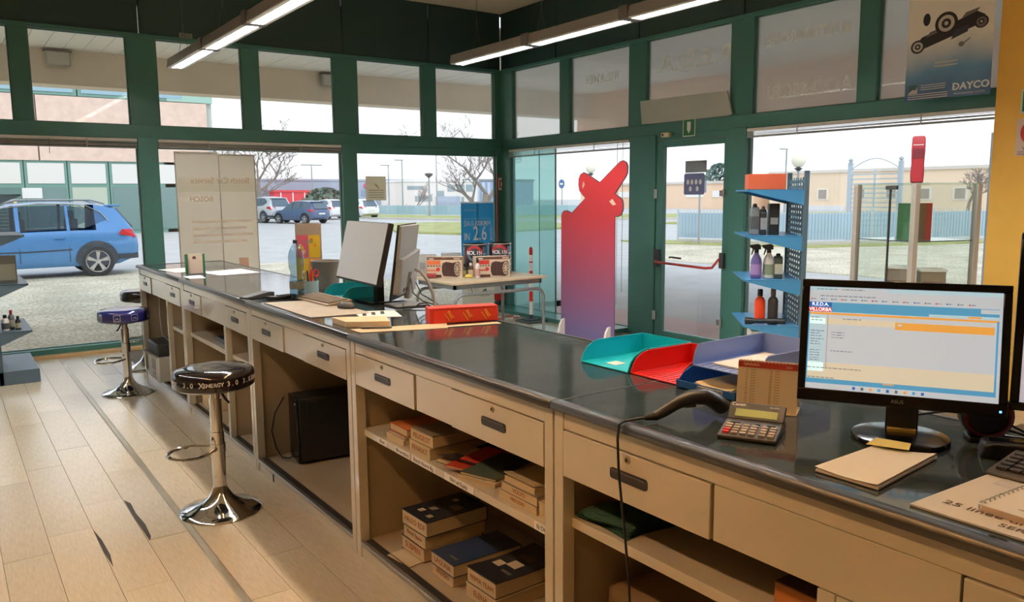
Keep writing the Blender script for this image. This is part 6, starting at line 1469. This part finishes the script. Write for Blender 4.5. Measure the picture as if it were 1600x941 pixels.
f_ = lambda a, b, c: Vector((a, -.20-c, b))
MB().obox(f_, .16, .012, .0002, .265, .10, .001).ob('picture', M('picture_dark', (64, 50, 44), .5), b1); MB().obox(f_, .06, 0, .0002, .075, .115, .001).ob('stripe', M('box_pale_orange', (236, 190, 160), .5), b1)
for k in range(6): MB().prism([(.19+.012*k+.009*cos(t), .04+.014*(k % 3)+.009*sin(t)) for t in [pi*q/4 for q in range(8)]], f_, .001, .0014).ob('picture_spot', M('picture_green', (120, 136, 84), .5), b1)
def canister(s, d, z, w_, dp, h, mat, capm, label, band=None):
    o = thing('oil_canister', label, 'canister', on(s, d, z), ang)
    MB().prism([(-w_/2, 0), (w_/2, 0), (w_/2, h*.80), (w_*.12, h*.90), (-w_*.25, h*.88), (-w_/2, h*.80)], lambda a, b, c: Vector((a, c, b)), -dp/2, dp/2).ob('body', mat, o, bevel=.006)
    MB().lathe([(dp*.28, h*.86), (dp*.28, h*.97), (dp*.2, h)], c=(-w_*.08, 0, 0), n=12).ob('cap', capm, o, smooth=True)
    if band: MB().box(-w_/2-.001, -dp/2-.001, h*.18, w_/2+.001, dp/2+.001, h*.6).ob('label', band, o, bevel=.004)
    return o
CG = M('canister_grey', (120, 124, 124), .4)
canister(.15, .325, 1.285, .10, .06, .235, CG, BLACK, 'grey oil canister with black cap, outermost on the second shelf', M('label_dark_grey', (70, 74, 76), .5))
canister(.14, .265, 1.285, .10, .045, .215, M('canister_black', (44, 44, 46), .4), CG, 'black oil canister in the middle of the second shelf', M('label_mid_grey', (140, 142, 142), .5))
g2 = thing('goods_box', 'tall black product box next to the perforated board on the second shelf', 'box', on(.10, .150, 1.285), ang)
MB().box(0, 0, 0, .09, .075, .235).ob('carton', BLACK, g2, bevel=.002); MB().box(-.001, .01, .08, 0, .065, .13).ob('print', MGREY, g2)
def spray(s, d, z, mat, band, label):
    o = thing('spray_bottle', label, 'bottle', on(s, d, z), ang+pi/2, 'trigger spray bottles on the third shelf')
    MB().lathe([(.036, 0), (.042, .006), (.042, .12), (.036, .15), (.018, .185), (.015, .20)], n=18).ob('bottle_body', mat, o, smooth=True)
    MB().lathe([(.0425, .03), (.0425, .11)], n=18).ob('label', band, o, smooth=True)
    MB().lathe([(.017, .195), (.017, .22)], n=14).prism([(-.03, .22), (.025, .22), (.05, .238), (.052, .252), (-.012, .262), (-.03, .25)], lambda a, b, c: Vector((a, c, b)), -.011, .011).prism([(.018, .222), (.030, .222), (.040, .180), (.034, .178)], lambda a, b, c: Vector((a, c, b)), -.006, .006).ob('trigger_head', BLACK, o)
    return o
spray(.12, .305, .955, M('spray_violet', (96, 84, 140), .35), M('label_violet', (150, 120, 170), .5), 'violet trigger spray bottle at the outer edge of the third shelf')
spray(.12, .214, .955, M('spray_white', (196, 196, 190), .35), M('label_green_grey', (120, 136, 110), .5), 'white trigger spray bottle in the middle of the third shelf')
canister(.13, .145, .955, .09, .06, .19, M('canister_dark_green', (62, 70, 62), .4), BLACK, 'dark canister beside the white spray bottle on the third shelf', M('label_pale', (186, 182, 160), .5))
small_bottle(on(.14, .265, .61), .040, .26, M('bottle_orange', (232, 74, 34), .3), BLACK, 'bright orange bottle with black cap on the lowest shelf')
small_bottle(on(.10, .175, .61), .038, .27, M('bottle_dark', (50, 46, 46), .3), M('cap_brown', (96, 70, 62), .4), 'dark grey bottle on the lowest shelf beside the perforated board')
tg = thing('torch', 'black torch lying along the lowest shelf before the bottles', 'torch', on(.05, .24, .61+.028), ang+pi/2)
MB().tube([(-.15, 0, 0), (-.03, 0, 0), (.0, 0, 0), (.07, 0, 0), (.10, 0, 0), (.145, 0, 0)], [.022, .022, .017, .017, .027, .027], 14).ob('barrel', BLACK, tg, smooth=True)
wc = thing('white_carton', 'white carton standing low down on the blue unit base', 'box', on(.15, .10, .14), ang)
MB().box(0, 0, 0, .25, .22, .40).ob('carton', PAPER, wc, bevel=.003); MB().box(-.001, .03, .2, 0, .19, .24).ob('print', M('carton_mid_grey', (150, 150, 152), .6), wc)
# far unit at the frame edge
P1 = Vector((.345, 8.02, 0))
gl = gondola(P1+Vector((0, 0, 0)), pi/2, .9, .24, (.462, .872, 1.292, 1.638), .12, 1.95, 'slate blue shelf unit at the frame edge by the far window', SHELFD, M('perforated_slate', (92, 124, 136), .5))
# local +y of this unit is -x: turn the shelves towards the room
gl.rotation_euler = (0, 0, -pi/2); gl.location = (.345, 8.92, 0)
def onL(y, d, z): return (.345+d, y, z+.001)
o = thing('product_pack', 'dark product pack with pale print standing on the middle shelf at the frame edge', 'box', onL(8.12, .03, .872), 0)
MB().box(0, 0, 0, .14, .10, .24).ob('carton', M('pack_olive', (92, 92, 80), .5), o, bevel=.002); MB().box(.01, -.001, .03, .13, 0, .17).ob('print', M('pack_print', (140, 138, 120), .6), o)
o = thing('product_pack', 'tall dark pack high up on the second shelf at the frame edge', 'box', onL(8.15, .0, 1.292), 0)
MB().box(0, 0, 0, .06, .10, .20).ob('carton', BLACK, o, bevel=.002); MB().box(.005, -.001, .03, .055, 0, .1).ob('print', M('pack_print', (140, 138, 120), .6), o)
small_bottle(onL(8.2, .10, .462), .025, .17, M('bottle_grey', (96, 96, 98), .4), M('cap_red', (170, 54, 54), .4), 'small grey bottle with red cap on the lowest shelf at the frame edge', M('label_pale', (186, 182, 160), .5))
small_bottle(onL(8.14, .145, .462), .022, .12, M('bottle_black', (40, 38, 36), .3), BLACK, 'small black bottle on the lowest shelf at the frame edge', M('label_pale', (186, 182, 160), .5))
small_bottle(onL(8.13, .05, .462), .03, .14, M('bottle_white', (214, 206, 200), .3), BLACK, 'small pale bottle next to the red capped one at the frame edge', M('label_dark_grey', (70, 74, 76), .5))
# glass display case
GPOST = M('case_post_champagne', (172, 168, 158), .4, .2)
gc_ = thing('display_case', 'corner standing glass display case with champagne posts before the window', 'case', (4.95, 2.60, 0)); orgc = (4.95, 2.60, 0)
view = Vector((.885, .465, 0)).normalized(); left = Vector((-.465, .885, 0)).normalized()
A_ = (view+left).normalized(); B_ = (view-left).normalized(); S_ = .50
cs = lambda a, b, c: A_*a + B_*b + Vector((0, 0, c))
for a, b in ((0, 0), (S_, 0), (0, S_), (S_, S_)):
    MB().obox(cs, a-.019, b-.019, .0, a+.019, b+.019, 1.65).ob('post', GPOST, gc_, bevel=.003)
MB().obox(cs, -.022, -.022, 0, S_+.022, S_+.022, .45).ob('plinth', M('case_plinth', (150, 136, 112), .5), gc_)
MB().obox(cs, -.005, -.005, 1.645, S_+.005, S_+.005, 1.655).ob('top_glass', glass('case_top_glass', (232, 244, 240), 1.2), gc_)
cgl = glass('case_glass', (250, 253, 252), 1.0)
MB().obox(cs, .022, -.004, .45, S_-.022, .0, 1.645).ob('side_glass', cgl, gc_); MB().obox(cs, -.004, .022, .45, 0, S_-.022, 1.645).ob('side_glass', cgl, gc_)
MB().obox(cs, .022, S_, .45, S_-.022, S_+.004, 1.645).ob('side_glass', cgl, gc_); MB().obox(cs, S_, .022, .45, S_+.004, S_-.022, 1.645).ob('side_glass', cgl, gc_)
for z in (1.29, .95): 
    MB().obox(cs, .005, .005, z-.006, S_-.005, S_-.005, z).ob('glass_shelf', glass('shelf_glass', (230, 244, 240), 1.2), gc_)
    MB().obox(cs, .0, .0, z-.006, S_, .004, z).obox(cs, .0, .0, z-.006, .004, S_, z).ob('shelf_edge', M('glass_edge_dark', (70, 96, 92), .3), gc_)
MB().obox(cs, .20, -.010, .47, .208, .002, 1.63).obox(cs, .15, -.012, 1.615, .24, .006, 1.64).ob('door_hinge', M('hinge_dark', (60, 64, 62), .4), gc_)
def inC(a, b, z): p = Vector(orgc)+A_*a+B_*b; return (p.x, p.y, z)
o = thing('trim_box', 'box with one green and one dark red side on the upper glass shelf', 'box', inC(.20, .20, 1.291), atan2(view.y, view.x))
MB().box(-.04, -.10, 0, .06, .10, .235).ob('carton', M('box_dark_red', (150, 36, 40), .5), o)
MB().box(-.043, .005, 0, -.0402, .10, .235).ob('green_side', M('box_green', (52, 110, 60), .5), o)
MB().box(-.043, -.065, .0, -.0402, .002, .235).ob('brown_side', M('box_brown_side', (92, 70, 58), .5), o)
for k, (a, b, h, lab) in enumerate(((.22, .11, .15, 'white topped small box on the lower glass shelf, nearer the door'), (.14, .31, .13, 'grey and white small box on the lower glass shelf, nearer the yellow wall'))):
    o = thing('small_box', lab, 'box', inC(a, b, .951), atan2(view.y, view.x)+(.2 if k else -.1), 'boxes on the lower glass shelf')
    MB().box(-.05, -.075, 0, .08, .075, h).ob('carton', M('carton_greybrown', (150, 136, 122), .6), o, bevel=.002); MB().box(-.055, -.08, h, .085, .08, h+.016).ob('lid', PAPER, o); MB().box(-.0515, -.06, .02, -.0502, .06, h*.5).ob('print', M('carton_brown_print', (110, 92, 80), .6), o)
pk = thing('red_package', 'red wrapped package standing upright on the glass case corner', 'package', inC(.06, .06, 1.656), atan2(view.y, view.x))
MB().loft([[(x*s, y*s, z) for x, y in ((-.04, -.036), (.04, -.038), (.042, .036), (-.038, .038))] for z, s in ((0, .95), (.05, 1.03), (.12, .97), (.20, 1.04), (.275, 1.0), (.288, .85))]).ob('wrapping', M('package_red', (164, 46, 56), .5), pk, bevel=.006)
MB().box(-.0435, -.03, .15, -.042, .03, .21).ob('dark_label', M('package_dark', (110, 44, 54), .4), pk); MB().box(-.0445, -.028, .23, -.0425, .03, .236).ob('line', WINK, pk)
# poster on the frame
po = thing('poster', 'DAYCO poster with a belt drive picture hanging on the frosted pane by the yellow wall', 'poster', (6.335, 3.15, 2.36)); 
PB = bpy.data.materials.new('poster_print'); PB.use_nodes = True
n = PB.node_tree; b = n.nodes['Principled BSDF']; b.inputs['Roughness'].default_value = .35
t = n.nodes.new('ShaderNodeTexCoord'); sx_ = n.nodes.new('ShaderNodeSeparateXYZ'); mr = n.nodes.new('ShaderNodeMapRange'); cr = n.nodes.new('ShaderNodeValToRGB'); nz = n.nodes.new('ShaderNodeTexNoise'); ad = n.nodes.new('ShaderNodeMath')
nz.inputs['Scale'].default_value = 3; ad.operation = 'MULTIPLY_ADD'; ad.inputs[1].default_value = .22
mr.inputs['From Min'].default_value = .04; mr.inputs['From Max'].default_value = .78
cr.color_ramp.elements[0].color = lin((62, 88, 126)); cr.color_ramp.elements[1].color = lin((242, 238, 230)); cr.color_ramp.elements[0].position = .05; cr.color_ramp.elements[1].position = .62
e = cr.color_ramp.elements.new(.32); e.color = lin((104, 150, 190))
n.links.new(t.outputs['Object'], sx_.inputs[0]); n.links.new(t.outputs['Object'], nz.inputs['Vector']); n.links.new(nz.outputs['Fac'], ad.inputs[0]); n.links.new(sx_.outputs['Z'], ad.inputs[2]); n.links.new(ad.outputs[0], mr.inputs[0]); n.links.new(mr.outputs[0], cr.inputs[0]); n.links.new(cr.outputs[0], b.inputs['Base Color'])
fp_ = fr3((0, 0, 0), (0, -1, 0), (0, 0, 1))
MB().obox(fp_, -.315, -.05, -.002, .325, .95, 0).ob('sheet', PB, po)
DK = M('poster_dark', (46, 42, 44), .4); MD = M('poster_mid', (120, 112, 108), .4); LT = M('poster_light', (206, 200, 194), .4)
def disc(cx_, cz_, rx_, rz_, mat, lay, nm='pulley'): MB().prism([(cx_+rx_*cos(q*pi/10), cz_+rz_*sin(q*pi/10)) for q in range(20)], fp_, .0004*lay, .0004*lay+.0004).ob(nm, mat, po)
fp0 = fp_
fp_ = lambda a, b, c: fp0(a, b*.85-.09, c)
MB().prism([(-.20, .50), (.20, .64), (.26, .72), (.20, .76), (-.20, .61), (-.25, .55)], fp_, .0004, .0008).ob('belt', DK, po)
MB().prism([(-.17, .60), (-.06, .64), (-.06, .67), (-.14, .645)], fp_, .0008, .0012).ob('belt_teeth', MD, po); MB().prism([(.09, .72), (.2, .76), (.22, .79), (.12, .765)], fp_, .0008, .0012).ob('belt_teeth', MD, po)
for c in ((-.23, .53, .055, .06), (-.02, .70, .085, .10), (.235, .665, .05, .055)):
    disc(*c, DK, 3); disc(c[0], c[1], c[2]*.72, c[3]*.72, LT if c[0] < .1 else MD, 4); disc(c[0], c[1], c[2]*.42, c[3]*.42, DK, 5); disc(c[0], c[1], c[2]*.18, c[3]*.18, LT, 6)
MB().prism([(.02, .55), (.14, .60), (.15, .66), (.05, .63)], fp_, .0012, .0016).ob('tensioner', M('poster_slate', (64, 66, 82), .4), po)
disc(-.17, .76, .028, .055, DK, 2, 'part_picture'); disc(.17, .905, .04, .05, DK, 2, 'part_picture'); disc(.10, .50, .02, .022, MD, 2, 'bolt_picture'); MB().prism([(.10, .50), (.16, .55), (.165, .54), (.105, .49)], fp_, .0004, .0008).ob('bolt_picture', MD, po)
txt('DAYCO', po, fp_(.185, .135, .001), (0, -1, 0), (0, 0, 1), .072, WINK, 1.05, bold=.002); MB().obox(fp_, .055, .132, .0004, .08, .138, .001).obox(fp_, .295, .132, .0004, .318, .138, .001).ob('logo_wing', WINK, po)
txt('MOVE FORWARD. ALWAYS.', po, fp_(.18, .075, .001), (0, -1, 0), (0, 0, 1), .018, LT)
for k in range(2): MB().obox(fp_, -.09, .36-.03*k, .0004, .08, .372-.03*k, .001).ob('text_line', LT, po)
for k in range(6): MB().obox(fp_, (-.29 if k > 2 else -.19), .155-.019*k+(.02 if k < 3 else 0), .0004, .0 if k < 3 else .02, .163-.019*k+(.02 if k < 3 else 0), .001).ob('text_line', LT, po)
MB().obox(fp_, -.285, .11, .0004, -.215, .19, .0008).ob('small_picture', M('poster_teal', (70, 100, 104), .4), po); MB().prism([(-.285, .12), (-.25, .15), (-.235, .14), (-.215, .17), (-.215, .11), (-.285, .11)], fp_, .0008, .0012).ob('small_picture', LT, po)

# lettering becomes plain mesh
bpy.context.view_layer.update()
dg = bpy.context.evaluated_depsgraph_get()
for ob in TEXTS:
    me = bpy.data.meshes.new_from_object(ob.evaluated_get(dg))
    o = bpy.data.objects.new('lettering_mesh', me); C.objects.link(o)
    o.parent = ob.parent; o.matrix_basis = ob.matrix_basis.copy()
    nm = ob.name; bpy.data.objects.remove(ob); o.name = nm
